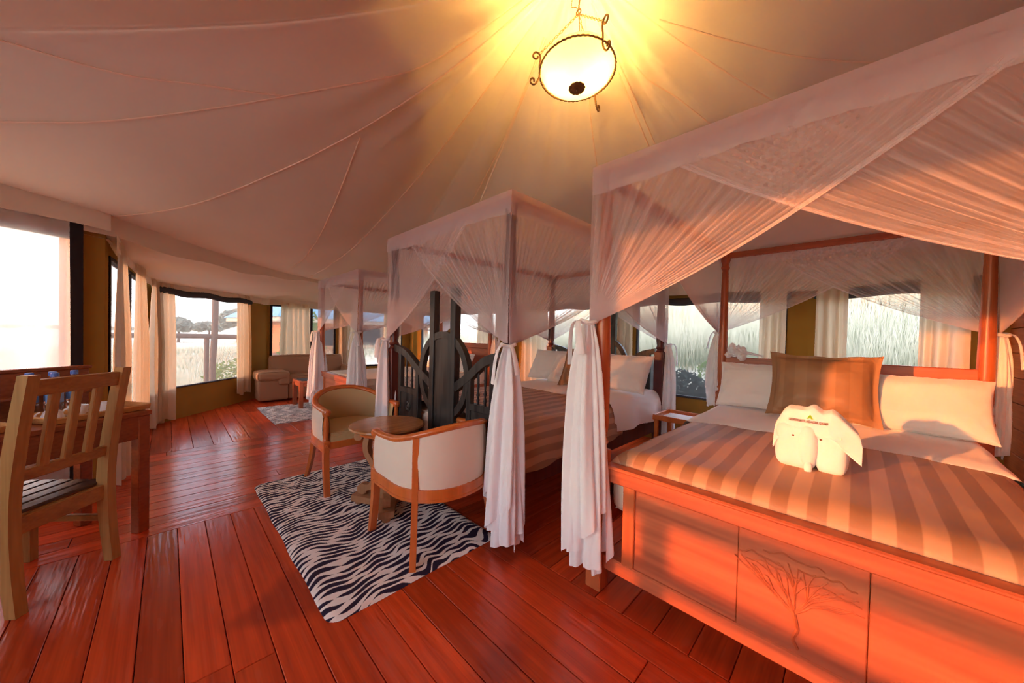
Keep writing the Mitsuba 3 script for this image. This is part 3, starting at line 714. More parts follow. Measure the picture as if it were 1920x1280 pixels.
k = thing('dining_chair', 'rustic light brown wooden chair with a slatted back at the writing desk', 'chair')
CX = mat4((-2.785, -0.37, 0), rz=math.radians(140.0))
W2 = 0.20
side = cr([(-0.035, 0.0), (-0.012, 0.20), (0.0, 0.42), (-0.010, 0.60), (-0.045, 0.85), (-0.085, 1.075)], 6)
for t in (-1, 1):
    w = np.interp(side[:, 1], [0, 0.42, 1.08], [0.022, 0.029, 0.022])
    poly = Polygon(np.vstack([side+np.column_stack([w, 0*w]), (side-np.column_stack([w, 0*w]))[::-1]]))
    m = prism(poly, 0.045, 'xz'); m.apply_translation([0, -0.0225, 0]); m.apply_transform(mat4((t*W2, 0, 0), rz=PI/2))
    put('back_post', m, 'm_oldwood', k, xf=CX)
    put('front_leg', bx(t*W2-0.022, t*W2+0.022, 0.36, 0.404, 0, 0.425, 0.004), 'm_oldwood', k, xf=CX)
    put('stretcher', bar((t*W2, -0.005, 0.235), (t*W2, 0.37, 0.235), 0.024, 0.034), 'm_oldrail', k, xf=CX)
    put('side_rail', bx(t*W2-0.014, t*W2+0.014, 0.0, 0.365, 0.345, 0.425), 'm_oldrail', k, xf=CX)
yb = lambda z: float(np.interp(z, side[:, 1], side[:, 0]))
put('top_rail', bar((-W2+0.01, yb(1.02), 1.015), (W2-0.01, yb(1.02), 1.015), 0.024, 0.075, up=(0, -0.16, 1)), 'm_oldrail', k, xf=CX)
put('lower_rail', bar((-W2+0.01, yb(0.62), 0.615), (W2-0.01, yb(0.62), 0.615), 0.024, 0.055, up=(0, -0.1, 1)), 'm_oldrail', k, xf=CX)
for x in (-0.092, 0.0, 0.092):
    put('slat', bar((x, yb(0.63), 0.63), (x, yb(0.99), 0.99), 0.036, 0.024, up=(0, 1, 0.1)), 'm_oldwood', k, xf=CX)
put('back_rail', bx(-W2+0.01, W2-0.01, -0.012, 0.016, 0.345, 0.425), 'm_oldrail', k, xf=CX)
put('front_rail', bx(-W2+0.01, W2-0.01, 0.37, 0.396, 0.345, 0.425), 'm_oldrail', k, xf=CX)
for i in range(5): put('seat_slat', bx(-W2-0.02, W2+0.02, 0.022+i*0.081, 0.022+i*0.081+0.070, 0.425, 0.443, 0.005), 'm_seatwood', k, xf=CX)

# ------------------------------------------------------------------ beds
def turned_post(x, y, ztop, mat, parent, square=0.40, r=0.037, head=False, sw=0.043):
    zb = square
    pr = [(0.001, zb-0.002), (r*1.12, zb), (r*0.8, zb+0.02), (r*1.15, zb+0.04), (r*0.85, zb+0.065), (r*1.08, zb+0.12), (r*1.12, zb+0.30), (r*0.98, (zb+ztop)/2), (r*0.76, ztop-0.20), (r*0.70, ztop-0.16),
          (r*0.98, ztop-0.145), (r*0.98, ztop-0.128), (r*0.78, ztop-0.115), (r*0.92, ztop-0.09), (r*1.12, ztop-0.062), (r*1.12, ztop-0.045), (0.001, ztop-0.045)]
    put('post', cat([lathe(pr, 20, (x, y, 0)), bx(x-sw, x+sw, y-sw, y+sw, 0, zb, 0.005)]), mat, parent, smooth=35)

def canopy(k, x0, x1, y0, y1, zt, mat, w=0.05):
    for a, b in (((x0, y0), (x1, y0)), ((x0, y1), (x1, y1)), ((x0, y0), (x0, y1)), ((x1, y0), (x1, y1))):
        put('canopy_bar', bar((*a, zt-0.02), (*b, zt-0.02), w, w), mat, k)
    for x in (x0, x1):
        for y in (y0, y1): put('corner_block', bx(x-0.031, x+0.031, y-0.031, y+0.031, zt-0.05, zt+0.008), mat, k)

def tree_carving():
    """an acacia in low relief: trunk, branches fanning out to flat crowns; in the plane x right, z up, about 0.30 wide"""
    r = random.Random(4)
    ms = []
    def line(pts, r0, r1):
        c = cr(pts, 6); ms.append(tube(np.column_stack([c[:, 0], 0*c[:, 0], c[:, 1]]), np.linspace(r0, r1, len(c)), 6))
    line([(0.012, 0.0), (0.0, 0.03), (0.010, 0.065), (0.004, 0.10), (0.0, 0.125)], 0.0062, 0.0058)
    ends = [(-0.155, 0.245), (-0.118, 0.222), (-0.085, 0.262), (-0.050, 0.235), (-0.020, 0.278), (0.015, 0.245), (0.050, 0.272), (0.085, 0.232), (0.118, 0.245), (0.142, 0.205)]
    for ex, ez in ends:
        mx, mz = ex*0.42+r.uniform(-.012, .012), 0.125+(ez-0.125)*0.40+r.uniform(-.010, .012)
        line([(0.0+ex*0.03, 0.118), (mx*0.5, 0.118+(mz-0.118)*0.45), (mx, mz), (ex*0.75+r.uniform(-.01, .01), 0.125+(ez-0.125)*0.72), (ex, ez)], 0.0042, 0.0026)
        for t in (-1, 1): line([(mx, mz), ((mx+ex)/2+t*0.014, (mz+ez)/2+r.uniform(-.006, .01)), (ex+t*r.uniform(0.02, 0.035), ez-r.uniform(0.004, 0.020))], 0.0030, 0.0022)
    for z0, x0, x1, k in ((0.292, -0.09, 0.075, 9), (0.262, -0.165, -0.03, 7), (0.266, 0.01, 0.15, 7), (0.238, -0.14, 0.02, 7), (0.226, 0.03, 0.16, 6)):
        line([(x0+(x1-x0)*i/k, z0+0.010*math.sin(PI*i/k)+r.uniform(-.007, .007)) for i in range(k+1)], 0.0030, 0.0026)
    return cat(ms)

def carved_bed(x0, x1, y0, y1, zt, label, carved=True):
    k = thing('four_poster_bed', label, 'bed')
    for x in (x0, x1):
        turned_post(x, y0, zt, 'm_bedpost', k, 0.72 if carved else 0.62)
        turned_post(x, y1, zt, 'm_bedpost', k, 0.80)
    canopy(k, x0, x1, y0, y1, zt, 'm_bedwood')
    # footboard: wide top rail, two stiles, bottom rail, recessed panels; the middle panel is carved
    yf = y0
    put('top_rail', cat([bx(x0+0.04, x1-0.04, yf-0.028, yf+0.026, 0.575, 0.655, 0.006), bx(x0+0.035, x1-0.035, yf-0.036, yf+0.034, 0.640, 0.658, 0.006)]), 'm_bedwood', k)
    put('bottom_rail', bx(x0+0.04, x1-0.04, yf-0.024, yf+0.024, 0.125, 0.195, 0.005), 'm_bedwood', k)
    for x in (x0+0.145, x1-0.205): put('stile', bx(x, x+0.06, yf-0.024, yf+0.022, 0.19, 0.58, 0.004), 'm_bedpost', k)
    xa, xb = x0+0.203, x1-0.203
    if carved:
        xm = -0.125; pw = 0.178
        put('panel', bx(xa, xm-pw-0.002, yf-0.012, yf+0.010, 0.19, 0.58, 0.002), 'm_bedwood', k)
        put('panel', bx(xm+pw+0.002, xb, yf-0.012, yf+0.010, 0.19, 0.58, 0.002), 'm_bedwood', k)
        put('carved_panel', bx(xm-pw, xm+pw, yf-0.017, yf+0.010, 0.19, 0.58, 0.003), 'm_bedwood', k, label='middle panel with a carved acacia tree')
        t = tree_carving(); t.apply_scale([1.05, 1.5, 1.05]); t.apply_translation([xm-0.005, yf-0.0172, 0.213])
        put('tree_carving', t, 'm_bedwood', k, smooth=50)
    else:
        put('panel', bx(xa, xb, yf-0.012, yf+0.010, 0.19, 0.58, 0.002), 'm_bedwood', k)
    for x in (x0, x1): put('side_rail', bx(x-0.018, x+0.018, y0+0.03, y1-0.03, 0.30, 0.45, 0.004), 'm_bedwood', k)
    put('headboard', bx(x0+0.03, x1-0.03, y1-0.015, y1+0.015, 0.45, 1.06, 0.004), 'm_bedwood', k)
    put('head_rail', bx(x0+0.03, x1-0.03, y1-0.028, y1+0.028, 1.06, 1.145, 0.006), 'm_bedwood', k)
    for i in range(7):
        y = y0+0.2+i*(y1-y0-0.4)/6
        put('slat', bx(x0+0.02, x1-0.02, y-0.04, y+0.04, 0.37, 0.39, 0.003), 'm_bedwood', k)
    return k

def art_board(k, xc, xl, xr, y, name):
    """the ornate end of the black bed: a ring about two tall uprights, side arches, spindles, low panels"""
    b = key_for(k+'__'+name)
    zr, R_, rw = 0.985, 0.335, 0.026
    th = 0.042
    def pr(poly, d=th, yo=0.0):
        m = prism(poly, d, 'xz'); m.apply_translation([0, y-d/2+yo, 0]); return m
    first = pr(Point(xc, zr).buffer(R_, 48).difference(Point(xc, zr).buffer(R_-2*rw, 48)).difference(sbox(xc-0.155, 0, xc+0.155, 3).difference(sbox(xc-0.2, zr, xc+0.2, 3))))
    scene[b] = mikit.ply(first, 'm_ebony'); 
    def sub(n, m, mat='m_ebony', sm=False): put(n, m, mat, b, smooth=sm)
    for t in (-1, 1):
        x = xc+t*0.140
        sub('upright', bx(x-0.030, x+0.030, y-0.028, y+0.028, 0.30, 1.64, 0.004))
    sub('center_panel', bx(xc-0.112, xc+0.112, y-0.014, y+0.014, 0.42, 1.30, 0.003))
    for t in (-1, 1):
        xo = (xr-0.05) if t > 0 else (xl+0.05)
        a, c = xc+t*0.165, xo
        up = [(a, 0.905), (a+(c-a)*0.35, 0.995), (a+(c-a)*0.68, 1.105), (c, 1.165)]
        arc = cr(up, 10) if True else None
        arc[:, 1] += 0.02*np.sin(np.linspace(0, PI, len(arc)))
        sub('side_arch', pr(LineString(arc).buffer(0.030, cap_style=2), 0.046))
        zat = lambda x: float(np.interp(x, arc[:, 0] if t > 0 else arc[::-1, 0], arc[:, 1] if t > 0 else arc[::-1, 1]))
        s1, s2 = a+(c-a)*0.34, a+(c-a)*0.84
        for s in (s1, s2): sub('stile', bx(s-0.024, s+0.024, y-0.02, y+0.02, 0.40, zat(s), 0.003))
        zl = 0.80
        sub('middle_rail', bx(min(s1, s2), max(s1, s2), y-0.02, y+0.02, zl-0.025, zl+0.025, 0.003))
        sub('low_panel', bx(min(s1, s2)+0.02, max(s1, s2)-0.02, y-0.012, y+0.012, 0.42, zl-0.02, 0.002))
        for q in (0.36, 0.66):
            x = s1+(s2-s1)*q; z1 = zat(x)
            L = z1-zl
            pr2 = [(0.001, 0), (0.009, 0.0), (0.008, 0.1*L), (0.012, 0.2*L), (0.006, 0.26*L), (0.013, 0.33*L), (0.006, 0.40*L), (0.010, 0.55*L), (0.008, 0.8*L), (0.007, L), (0.001, L)]
            sub('spindle', lathe(pr2, 12, (x, y, zl)), sm=40)
        sub('rosette', lathe([(0.001, 0), (0.045, 0), (0.045, 0.006), (0.03, 0.012), (0.016, 0.006), (0.001, 0.014)], 24).apply_transform(mat4((s1+(s2-s1)*0.5, y-0.011, 0.66), rx=PI/2)), sm=30)
    sub('bottom_rail', bx(xl+0.03, xr-0.03, y-0.024, y+0.024, 0.36, 0.44, 0.004))

def black_bed(x0, x1, y0, y1, zt, label):
    k = thing('four_poster_bed', label, 'bed')
    for x in (x0, x1):
        turned_post(x, y0, zt, 'm_ebonyside', k, 1.16, 0.040, sw=0.048)
        turned_post(x, y1, zt, 'm_ebonyside', k, 1.16, 0.040, sw=0.048)
    canopy(k, x0, x1, y0, y1, zt, 'm_bedwood')
    xc = (x0+x1)/2+0.06
    art_board(k, xc, x0, x1, y0, 'footboard')
    art_board(k, xc, x0, x1, y1, 'headboard')
    for x in (x0, x1): put('side_rail', bx(x-0.02, x+0.02, y0+0.03, y1-0.03, 0.30, 0.44, 0.004), 'm_ebonyside', k)
    for i in range(7):
        y = y0+0.2+i*(y1-y0-0.4)/6
        put('slat', bx(x0+0.02, x1-0.02, y-0.04, y+0.04, 0.37, 0.39, 0.003), 'm_ebonyside', k)
    return k

def blanket(name, x0, x1, y0, y1, zt, zd, mat, label, catg, crown=0.02, r=0.10, foot=True, headside=False, zfoot=None, wr=0.012, seed=0, per=0.11, nu=110, nv=100):
    """bedding laid over the mattress: flat top with rolled sides that hang down to zd"""
    zf = zd if zfoot is None else zfoot
    def dens(t): return 0.5-0.5*np.cos(np.pi*np.clip(t, 0, 1))
    def fn(U, V):
        u = 0.45*U+0.55*dens(dens(U)); v = 0.45*V+0.55*dens(dens(V))
        x = x0+(x1-x0)*u; y = y0+(y1-y0)*v
        dx = np.minimum(x-x0, x1-x); dy = (y-y0) if foot else 9+0*y
        if headside: dy = np.minimum(dy, y1-y)
        def roll(d): q = 1-np.clip(d/r, 0, 1); return 1-np.sqrt(np.clip(1-q**2.4, 0, 1))
        z = zt + crown*np.sin(np.pi*np.clip((x-x0)/(x1-x0), 0, 1))*np.sin(np.pi*np.clip(0.15+0.7*(y-y0)/(y1-y0), 0, 1))
        n = meshkit.fbm(np.stack([x*3.2, y*3.2, 0*x+seed], -1), 3, seed)-0.5
        z = z + wr*n*2
        z = z - np.maximum(roll(dx)*(zt-zd), roll(dy)*(zt-zf))
        hang = np.clip((zt-z)/(zt-zd+1e-6), 0, 1)
        x = x + np.sign(x-(x0+x1)/2)*0.02*hang*np.sin(y*14+seed) * (dx < r)
        return x, y, z
    m, uv = grid(fn, nu, nv)
    vx, vz = m.vertices[:, 0], m.vertices[:, 2]
    sd = np.where(np.minimum(vx-x0, x1-vx) < r, np.clip(zt-vz, 0, None), 0)*np.sign(vx-(x0+x1)/2)
    k = put(name, m, mat, smooth=True, uv=np.stack([(vx+sd)/per, m.vertices[:, 1]], -1))
    return tag(k, label, catg)

def pillow(w, h, t, mat, label, loc, rx, rz=0, ry=0, seed=0, flange=0.0, sat=None, name='pillow'):
    n = 34
    def half(sgn):
        def fn(U, V):
            a, b = 2*U-1, 2*V-1
            a2, b2 = np.sin(a*PI/2), np.sin(b*PI/2)
            a2, b2 = 0.6*a+0.4*a2, 0.6*b+0.4*b2
            x = a2*w/2*(1-(0.085 if flange else 0.065)*(1-b2**2)**1.0*np.abs(a2)**3); y = b2*h/2*(1-(0.10 if flange else 0.08)*(1-a2**2)*np.abs(b2)**3)
            f = flange
            e = np.clip((1-np.abs(a2))/(1e-6+0.5), 0, 1)*np.clip((1-np.abs(b2))/(0.5), 0, 1)
            if f:
                ea = np.clip((w/2*(1-np.abs(a2))-f)/(w/2*0.45), 0, 1)*np.clip((h/2*(1-np.abs(b2))-f)/(h/2*0.45), 0, 1)
            else: ea = e
            z = t/2*ea**0.42
            nn = meshkit.fbm(np.stack([x*7, y*7, 0*x+seed+sgn*5], -1), 3, seed)-0.5
            edge = np.exp(-np.minimum(1-np.abs(a2), 1-np.abs(b2))/0.25)
            z = z + 0.034*nn*np.clip(ea*3, 0, 1) + 0.010*edge*np.sin(a2*w*38+seed)*np.sin(b2*h*33+seed*2)*np.clip(ea*4, 0, 1)
            wv = (0.012 if f else 0.004)*np.sin(a2*9+seed)*edge
            return x, y + 0*z, sgn*np.maximum(z, 0.002) + wv
        return grid(fn, n, n)
    m1, uv1 = half(1); m2, uv2 = half(-1)
    m2 = trimesh.Trimesh(m2.vertices, m2.faces[:, ::-1], process=False)
    m = cat([m1, m2]); uv = np.vstack([uv1, uv2])
    m.apply_transform(mat4(loc, rz=rz, rx=rx, ry=ry))
    k = put(name, m, mat, smooth=True, uv=uv)
    return tag(k, label, 'pillow')

B1 = (-0.93, 0.62, 1.60, 3.88)
B2 = (-3.06, -1.53, 1.50, 3.85)
B3 = (-6.16, -4.60, 1.78, 4.05)
ZT = 2.15
carved_bed(*B1, ZT, 'large red wooden four poster bed with a carved acacia tree on its footboard')
black_bed(*B2, ZT, 'dark four poster bed with an ornate black footboard of ring and spindles, in the middle')
carved_bed(*B3, ZT-0.06, 'plain red wooden four poster bed farthest from the camera, beside the sofa', carved=False)
for (x0, x1, y0, y1), lab in ((B1, 'thick mattress under the striped duvet on the carved bed'), (B2, 'mattress under the brown duvet on the black bed'), (B3, 'bare cream mattress on the farthest bed')):
    kk = put('mattress', rbox(x0+0.045, x1-0.045, y0+0.05, y1-0.05, 0.395, 0.645, 0.05, bulge=0.008), 'm_mattress', smooth=50); tag(kk, lab, 'mattress')
blanket('duvet', -0.925, 0.600, 1.635, 2.86, 0.705, 0.44, 'm_duvet', 'brown satin duvet with lengthwise stripes on the carved bed, lit by the low sun', 'duvet', crown=0.03, r=0.12, zfoot=0.625, seed=3)
blanket('folded_sheet', -0.945, 0.615, 2.72, 3.84, 0.722, 0.46, 'm_cotton', 'white sheet turned down across the head half of the carved bed', 'sheet', crown=0.022, r=0.13, foot=True, zfoot=0.700, seed=5, wr=0.010)
blanket('duvet', -3.02, -1.470, 1.545, 2.95, 0.715, 0.42, 'm_duvet', 'brown duvet on the black bed, hanging over its right side', 'duvet', crown=0.03, r=0.12, foot=False, seed=8)
blanket('folded_sheet', -3.03, -1.462, 2.78, 3.80, 0.735, 0.46, 'm_cotton', 'white sheet turned down across the head half of the black bed', 'sheet', crown=0.02, r=0.13, zfoot=0.71, seed=9, wr=0.008)
blanket('bed_cover', -6.12, -4.64, 1.83, 3.98, 0.66, 0.58, 'm_upholstery', 'thin cream cover on the farthest bed', 'bed cover', crown=0.008, r=0.06, seed=12, wr=0.004)

pillow(0.60, 0.42, 0.17, 'm_cotton', 'white pillow at the left of the headboard of the carved bed', (-0.56, 3.50, 0.925), 1.05, 0.06, seed=1)
pillow(0.60, 0.42, 0.18, 'm_cotton', 'white pillow at the right of the carved bed, partly in golden sun', (0.30, 3.44, 0.915), 0.98, -0.05, seed=2)
pillow(0.62, 0.50, 0.15, 'm_brownsatin', 'brown striped satin pillow standing in the middle of the carved bed', (-0.17, 3.33, 0.985), 1.22, 0.03, seed=3, flange=0.04)
pillow(0.58, 0.42, 0.16, 'm_cotton', 'white pillow at the left end of the black bed, seen through the footboard', (-2.76, 3.47, 0.94), 1.05, 0.05, seed=4)
pillow(0.56, 0.40, 0.16, 'm_cotton', 'white pillow at the middle left of the black bed beside the brown one', (-2.36, 3.36, 0.925), 1.0, 0.0, seed=5)
pillow(0.50, 0.46, 0.13, 'm_brownsatin', 'brown satin pillow leaning on the black bed', (-2.13, 3.22, 0.965), 1.15, 0.05, seed=6, flange=0.03)
pillow(0.62, 0.42, 0.18, 'm_cotton', 'white pillow at the right end of the black bed, its corner over the edge', (-1.74, 3.38, 0.94), 1.08, -0.08, seed=7)
pillow(0.55, 0.40, 0.16, 'm_cotton', 'white pillow on the left side of the farthest bed', (-5.72, 3.72, 0.80), 0.9, 0.05, seed=8)
pillow(0.55, 0.40, 0.16, 'm_cotton', 'white pillow on the right side of the farthest bed', (-5.02, 3.72, 0.80), 0.9, -0.05, seed=9)

# ------------------------------------------------------------------ mosquito nets
def net(bed, zt, zk, label, tails, seed=0, reach=0.80, shaggy=0.0):
    x0, x1, y0, y1 = bed
    o = 0.055
    X0, X1, Y0, Y1 = x0-o, x1+o, y0-o, y1+o
    k = thing('mosquito_net', label, 'mosquito net')
    r = np.random.default_rng(seed)
    C = {'fl': A(X0, Y0), 'fr': A(X1, Y0), 'hr': A(X1, Y1), 'hl': A(X0, Y1)}
    def roof(U, V):
        x = X0+(X1-X0)*U; y = Y0+(Y1-Y0)*V
        return x, y, zt+0.022 - 0.035*np.sin(PI*U)*np.sin(PI*V) + 0.006*np.sin(U*19+seed)*np.sin(V*17)
    m, uv = grid(roof, 40, 50); put('roof', m, 'm_netband', k, smooth=True)
    sides = [('fl', 'fr'), ('fr', 'hr'), ('hr', 'hl'), ('hl', 'fl')]
    for a, b in sides:
        pa, pb = C[a], C[b]; d = (pb-pa)/np.linalg.norm(pb-pa); L = np.linalg.norm(pb-pa); nr = A(d[1], -d[0])
        ph = r.uniform(0, 6, 3)
        def band(U, V):
            w = (0.006*np.sin(U*L*26+ph[0])+0.004*np.sin(U*L*61+ph[1]))*V
            q = pa + d*L*U[..., None] + nr*w[..., None]
            return q[..., 0], q[..., 1], zt+0.024 - 0.135*V - 0.01*V*np.sin(U*L*5+ph[2])
        m, uv = grid(band, 90, 6); put('valance', m, 'm_netband', k, smooth=True)
        for (p, dd) in ((pa, d), (pb, -d)):
            rr = reach*L*r.uniform(0.96, 1.04); nf = max(10, int(rr*20)); ph2 = r.uniform(0, 6.28, 4); ins = r.uniform(0.004, 0.012)
            kz = zk + r.uniform(-0.01, 0.01)
            def drape(U, V, p=p, dd=dd, nr=nr):
                top = p + dd*rr*U[..., None] - nr*ins
                kn = p + dd*(0.006+0.030*U[..., None]) + nr*0.0
                g = V**1.0
                conv = g + 0.06*np.sin(PI*g)*(1-U)       # the inner folds fall steeper first
                q = top*(1-conv[..., None]) + kn*conv[..., None]
                amp = 0.007*(1-0.7*V) * np.clip(V*4, 0.15, 1)
                w = amp*np.sin(2*PI*nf*U+ph2[0]) + 0.012*np.sin(5*U+ph2[1])*np.sin(PI*V)
                q = q + nr*w[..., None]
                z = (zt-0.02)*(1-g) + kz*g - (0.050*U**1.5+0.01)*np.sin(PI*g)*rr + 0.01*np.sin(9*U+ph2[2])*np.sin(PI*V)
                return q[..., 0], q[..., 1], z
            m, uv = grid(drape, nf*8+1, 28)
            put('drape', m, 'm_net', k, smooth=True, uv=np.stack([uv[:, 0]*nf, uv[:, 1]], -1))
            hem, _ = grid(lambda U, V: tuple(np.where(c == 2, 0, 0)+dr_ for c, dr_ in enumerate(drape(1.0-0.035*U*(1-0.4*V), V))), 4, 40)
            put('hem', hem, 'm_netband', k, smooth=True)
    for c, (tl, w) in tails.items():
        p = C[c]
        for li, (sc, dz, nf) in enumerate(((1.0, 0.30, 6), (0.86, 0.12, 5), (0.70, 0.0, 4))):
            ph = r.uniform(0, 6.28, 4)
            def tail(U, V, sc=sc, dz=dz, nf=nf, ph=ph):
                th = 2*PI*U
                saw = np.mod(th/(2*PI)*3+ph[0], 1.0)
                zb = tl + dz*(zk-tl)*0.9*(0.25+0.75*saw) if dz else tl + 0.06*(zk-tl)*saw
                h = V
                R0 = 0.030+ (w-0.030)*(1-np.exp(-h*4.5))*(0.80+0.30*h)
                f = 0.80+0.20*np.cos(nf*th+ph[1]+0.6*np.sin(h*3+ph[2])) + 0.06*np.cos(13*th+ph[3])
                R1 = R0*sc*f
                z = zk*(1-h) + zb*h
                return p[0]+R1*np.cos(th)*1.0+0.02*np.sin(h*2.2+ph[0])*h, p[1]+R1*np.sin(th)*0.85, z
            m, uv = grid(tail, 121, 30); put('tail', m, 'm_netcloth', k, smooth=True)
        a = np.linspace(0, 2*PI, 24, endpoint=False)
        ring = tube(np.column_stack([p[0]+0.040*np.cos(a), p[1]+0.040*np.sin(a), zk-0.004+0.006*np.sin(2*a)]), 0.011, 8, closed=True)
        nrm = A(*(p-A((x0+x1)/2, (y0+y1)/2))); nrm /= np.linalg.norm(nrm); tg = A(-nrm[1], nrm[0])
        bow = []
        for t, l in ((-1, 0.23), (1, 0.17)):
            path = cr([(*(p+nrm*0.04), zk), (*(p+nrm*0.07+tg*t*0.035), zk-0.01), (*(p+nrm*0.075+tg*t*0.06), zk-0.09), (*(p+nrm*0.07+tg*t*0.075), zk-l)], 6)
            bow.append(tube(path, np.linspace(0.010, 0.022, len(path)), 8, flat=0.35))
        put('tie', cat([ring]+bow), 'm_netcloth', k, smooth=40)
    return k
net(B1, ZT, 1.385, 'white mosquito net draped over the carved bed, gathered at its four posts', {'fl': (0.10, 0.140), 'hl': (0.62, 0.105), 'hr': (0.55, 0.075), 'fr': (0.15, 0.12)}, seed=1)
net(B2, ZT, 1.245, 'white mosquito net draped over the black bed, gathered in a knot beside the armchair', {'fr': (0.03, 0.135), 'fl': (0.10, 0.12), 'hr': (0.16, 0.12), 'hl': (0.3, 0.10)}, seed=2)
net(B3, ZT-0.06, 1.30, 'white mosquito net draped over the farthest bed by the sofa', {'fl': (0.08, 0.17), 'fr': (0.12, 0.15), 'hr': (0.3, 0.1), 'hl': (0.3, 0.1)}, seed=3)
# the bunched spare length of net on the left head post of the carved bed
# ------------------------------------------------------------------ towel folded as an elephant on the carved bed
k = thing('towel_elephant', 'white towel folded as an elephant with the lodge name on it, on the striped duvet', 'towel')
TX = mat4((-0.135, 2.10, 0.742), rz=-0.05)
def lump(cx, cy, cz, rx, ry, rz_, p=2.6, n=(40, 24), wr=0.06, seed=0):
    def fn(U, V):
        th, ph = 2*PI*U, PI*(V-0.5)
        ce = lambda a: np.sign(np.cos(a))*np.abs(np.cos(a))**(2/p); se = lambda a: np.sign(np.sin(a))*np.abs(np.sin(a))**(2/p)
        x, y, z = ce(ph)*ce(th), ce(ph)*se(th), se(ph)
        k_ = 1+wr*(meshkit.fbm(np.stack([x*2+seed, y*2, z*2], -1), 3, seed)-0.5)
        return cx+rx*x*k_, cy+ry*y*k_, cz+rz_*z*k_
    return grid(fn, *n)[0]
put('leg', lump(-0.048, 0.0, 0.088, 0.078, 0.085, 0.108, 4.2, seed=1, wr=0.10), 'm_terry', k, smooth=True, xf=TX)
put('leg', lump(0.074, 0.004, 0.085, 0.054, 0.082, 0.104, 4.2, seed=2, wr=0.10), 'm_terry', k, smooth=True, xf=TX)
put('trunk', cat([lump(-0.002, -0.066, 0.095, 0.034, 0.034, 0.090, 2.4, seed=3), lump(0.004, -0.090, 0.002, 0.014, 0.014, 0.026, 2.2, seed=4)]), 'm_terry', k, smooth=True, xf=TX)
def hood(U, V):
    a = (U-0.5)*2                              # across
    s = V                                      # from the back over the crown down the forehead
    y = np.interp(s, [0, 0.35, 0.5, 0.62, 1.0], [0.09, 0.045, 0.0, -0.045, -0.082])
    z = np.interp(s, [0, 0.35, 0.5, 0.62, 1.0], [0.175, 0.255, 0.268, 0.255, 0.150])
    side = np.clip(np.abs(a)-0.62, 0, 1)/0.38
    z = z*(1-0.0*side) - 0.080*side**1.3*np.where(a > 0, 1.0, 0.9) - 0.008*np.abs(a)
    x = a*0.115 + np.sign(a)*np.where(a > 0, 0.055, 0.012)*side*np.clip(s*1.3, 0, 1)
    z = z + 0.006*np.sin(a*8+1)*(s < 0.7) + 0.004*np.sin(a*13)
    y = y - 0.010*np.cos(a*1.3)*np.sin(PI*s)
    return x, y, z
m, _ = grid(hood, 60, 40)
m2 = trimesh.Trimesh(m.vertices - np.array([0, 0.004, 0.010]) + np.array([0, 0.010, 0]), m.faces[:, ::-1], process=False)
put('hood', cat([m, m2]), 'm_terry', k, smooth=True, xf=TX)
txt = meshkit.text_mesh('SERENGETI ACACIA CAMP', 0.0105, 0.0012, True)
b = txt.bounds
txt.apply_translation([-(b[0][0]+b[1][0])/2, 0, 0]); txt.apply_scale([0.135/(b[1][0]-b[0][0]), 1, 1])
LX = TX @ mat4((-0.004, -0.0755, 0.200), rx=math.radians(69))
put('lettering', txt, 'm_ink', k, xf=LX)
def tri(c, w, h): return Polygon([(c[0]-w/2, c[1]), (c[0]+w/2, c[1]), (c[0]+w*0.1, c[1]+h), (c[0]-w*0.1, c[1]+h)])
em = unary_union([tri((0.006, 0.018), 0.026, 0.009), tri((0.006, 0.024), 0.016, 0.012)]).difference(tri((0.006, 0.0175), 0.008, 0.007))
em = prism(em, 0.0012, 'xy'); put('emblem', em, 'm_green', k, xf=LX)
for x in (-0.052, 0.042): put('eye', lathe([(0.001, 0), (0.0045, 0.0), (0.003, 0.003), (0.001, 0.0035)], 10).apply_transform(TX @ mat4((x, -0.0855 if x < 0 else -0.080, 0.135), rx=PI/2)), 'm_ink', k)

# the bunched spare length of net on the left head post of the carved bed
rp = random.Random(3); puffs = []
for i in range(9):
    puffs.append(lump(-0.83+rp.uniform(-0.05, 0.09), 3.86+rp.uniform(-0.04, 0.03), 1.19+rp.uniform(-0.055, 0.05), rp.uniform(0.03, 0.05), rp.uniform(0.03, 0.045), rp.uniform(0.022, 0.045), 2.0, (28, 18), 0.9, seed=i))
puffs.append(tube(cr([(-0.80, 3.86, 1.20), (-0.70, 3.86, 1.185), (-0.60, 3.865, 1.165)], 8), np.linspace(0.045, 0.012, 17), 10, flat=0.5))
put('spare_bunch', cat(puffs), 'm_netcloth', 'mosquito_net', smooth=True)

# ------------------------------------------------------------------ bedside stand between the carved and the black bed
k = thing('nightstand', 'small wooden nightstand with a raised rim between the carved and the black bed', 'nightstand')
X = mat4((-1.225, 3.62, 0))
for x in (-0.16, 0.16):
    for y in (-0.17, 0.17): put('leg', bx(x-0.018, x+0.018, y-0.018, y+0.018, 0, 0.50), 'm_chairwood', k, xf=X)
put('top', bx(-0.185, 0.185, -0.195, 0.195, 0.50, 0.518), 'm_chairwood', k, xf=X)
for m in (bx(-0.19, 0.19, -0.20, -0.185, 0.50, 0.55), bx(-0.19, 0.19, 0.185, 0.20, 0.50, 0.55), bx(-0.19, -0.175, -0.185, 0.185, 0.50, 0.55), bx(0.175, 0.19, -0.185, 0.185, 0.50, 0.55)): put('rim', m, 'm_chairwood', k, xf=X)
put('lower_shelf', bx(-0.16, 0.16, -0.17, 0.17, 0.16, 0.178), 'm_chairwood', k, xf=X)
kk = put('white_cloth', bx(-1.225-0.14, -1.225+0.14, 3.47, 3.76, 0.519, 0.526, 0.003), 'm_paper'); tag(kk, 'folded white cloth lying in the tray top of the nightstand', 'cloth')

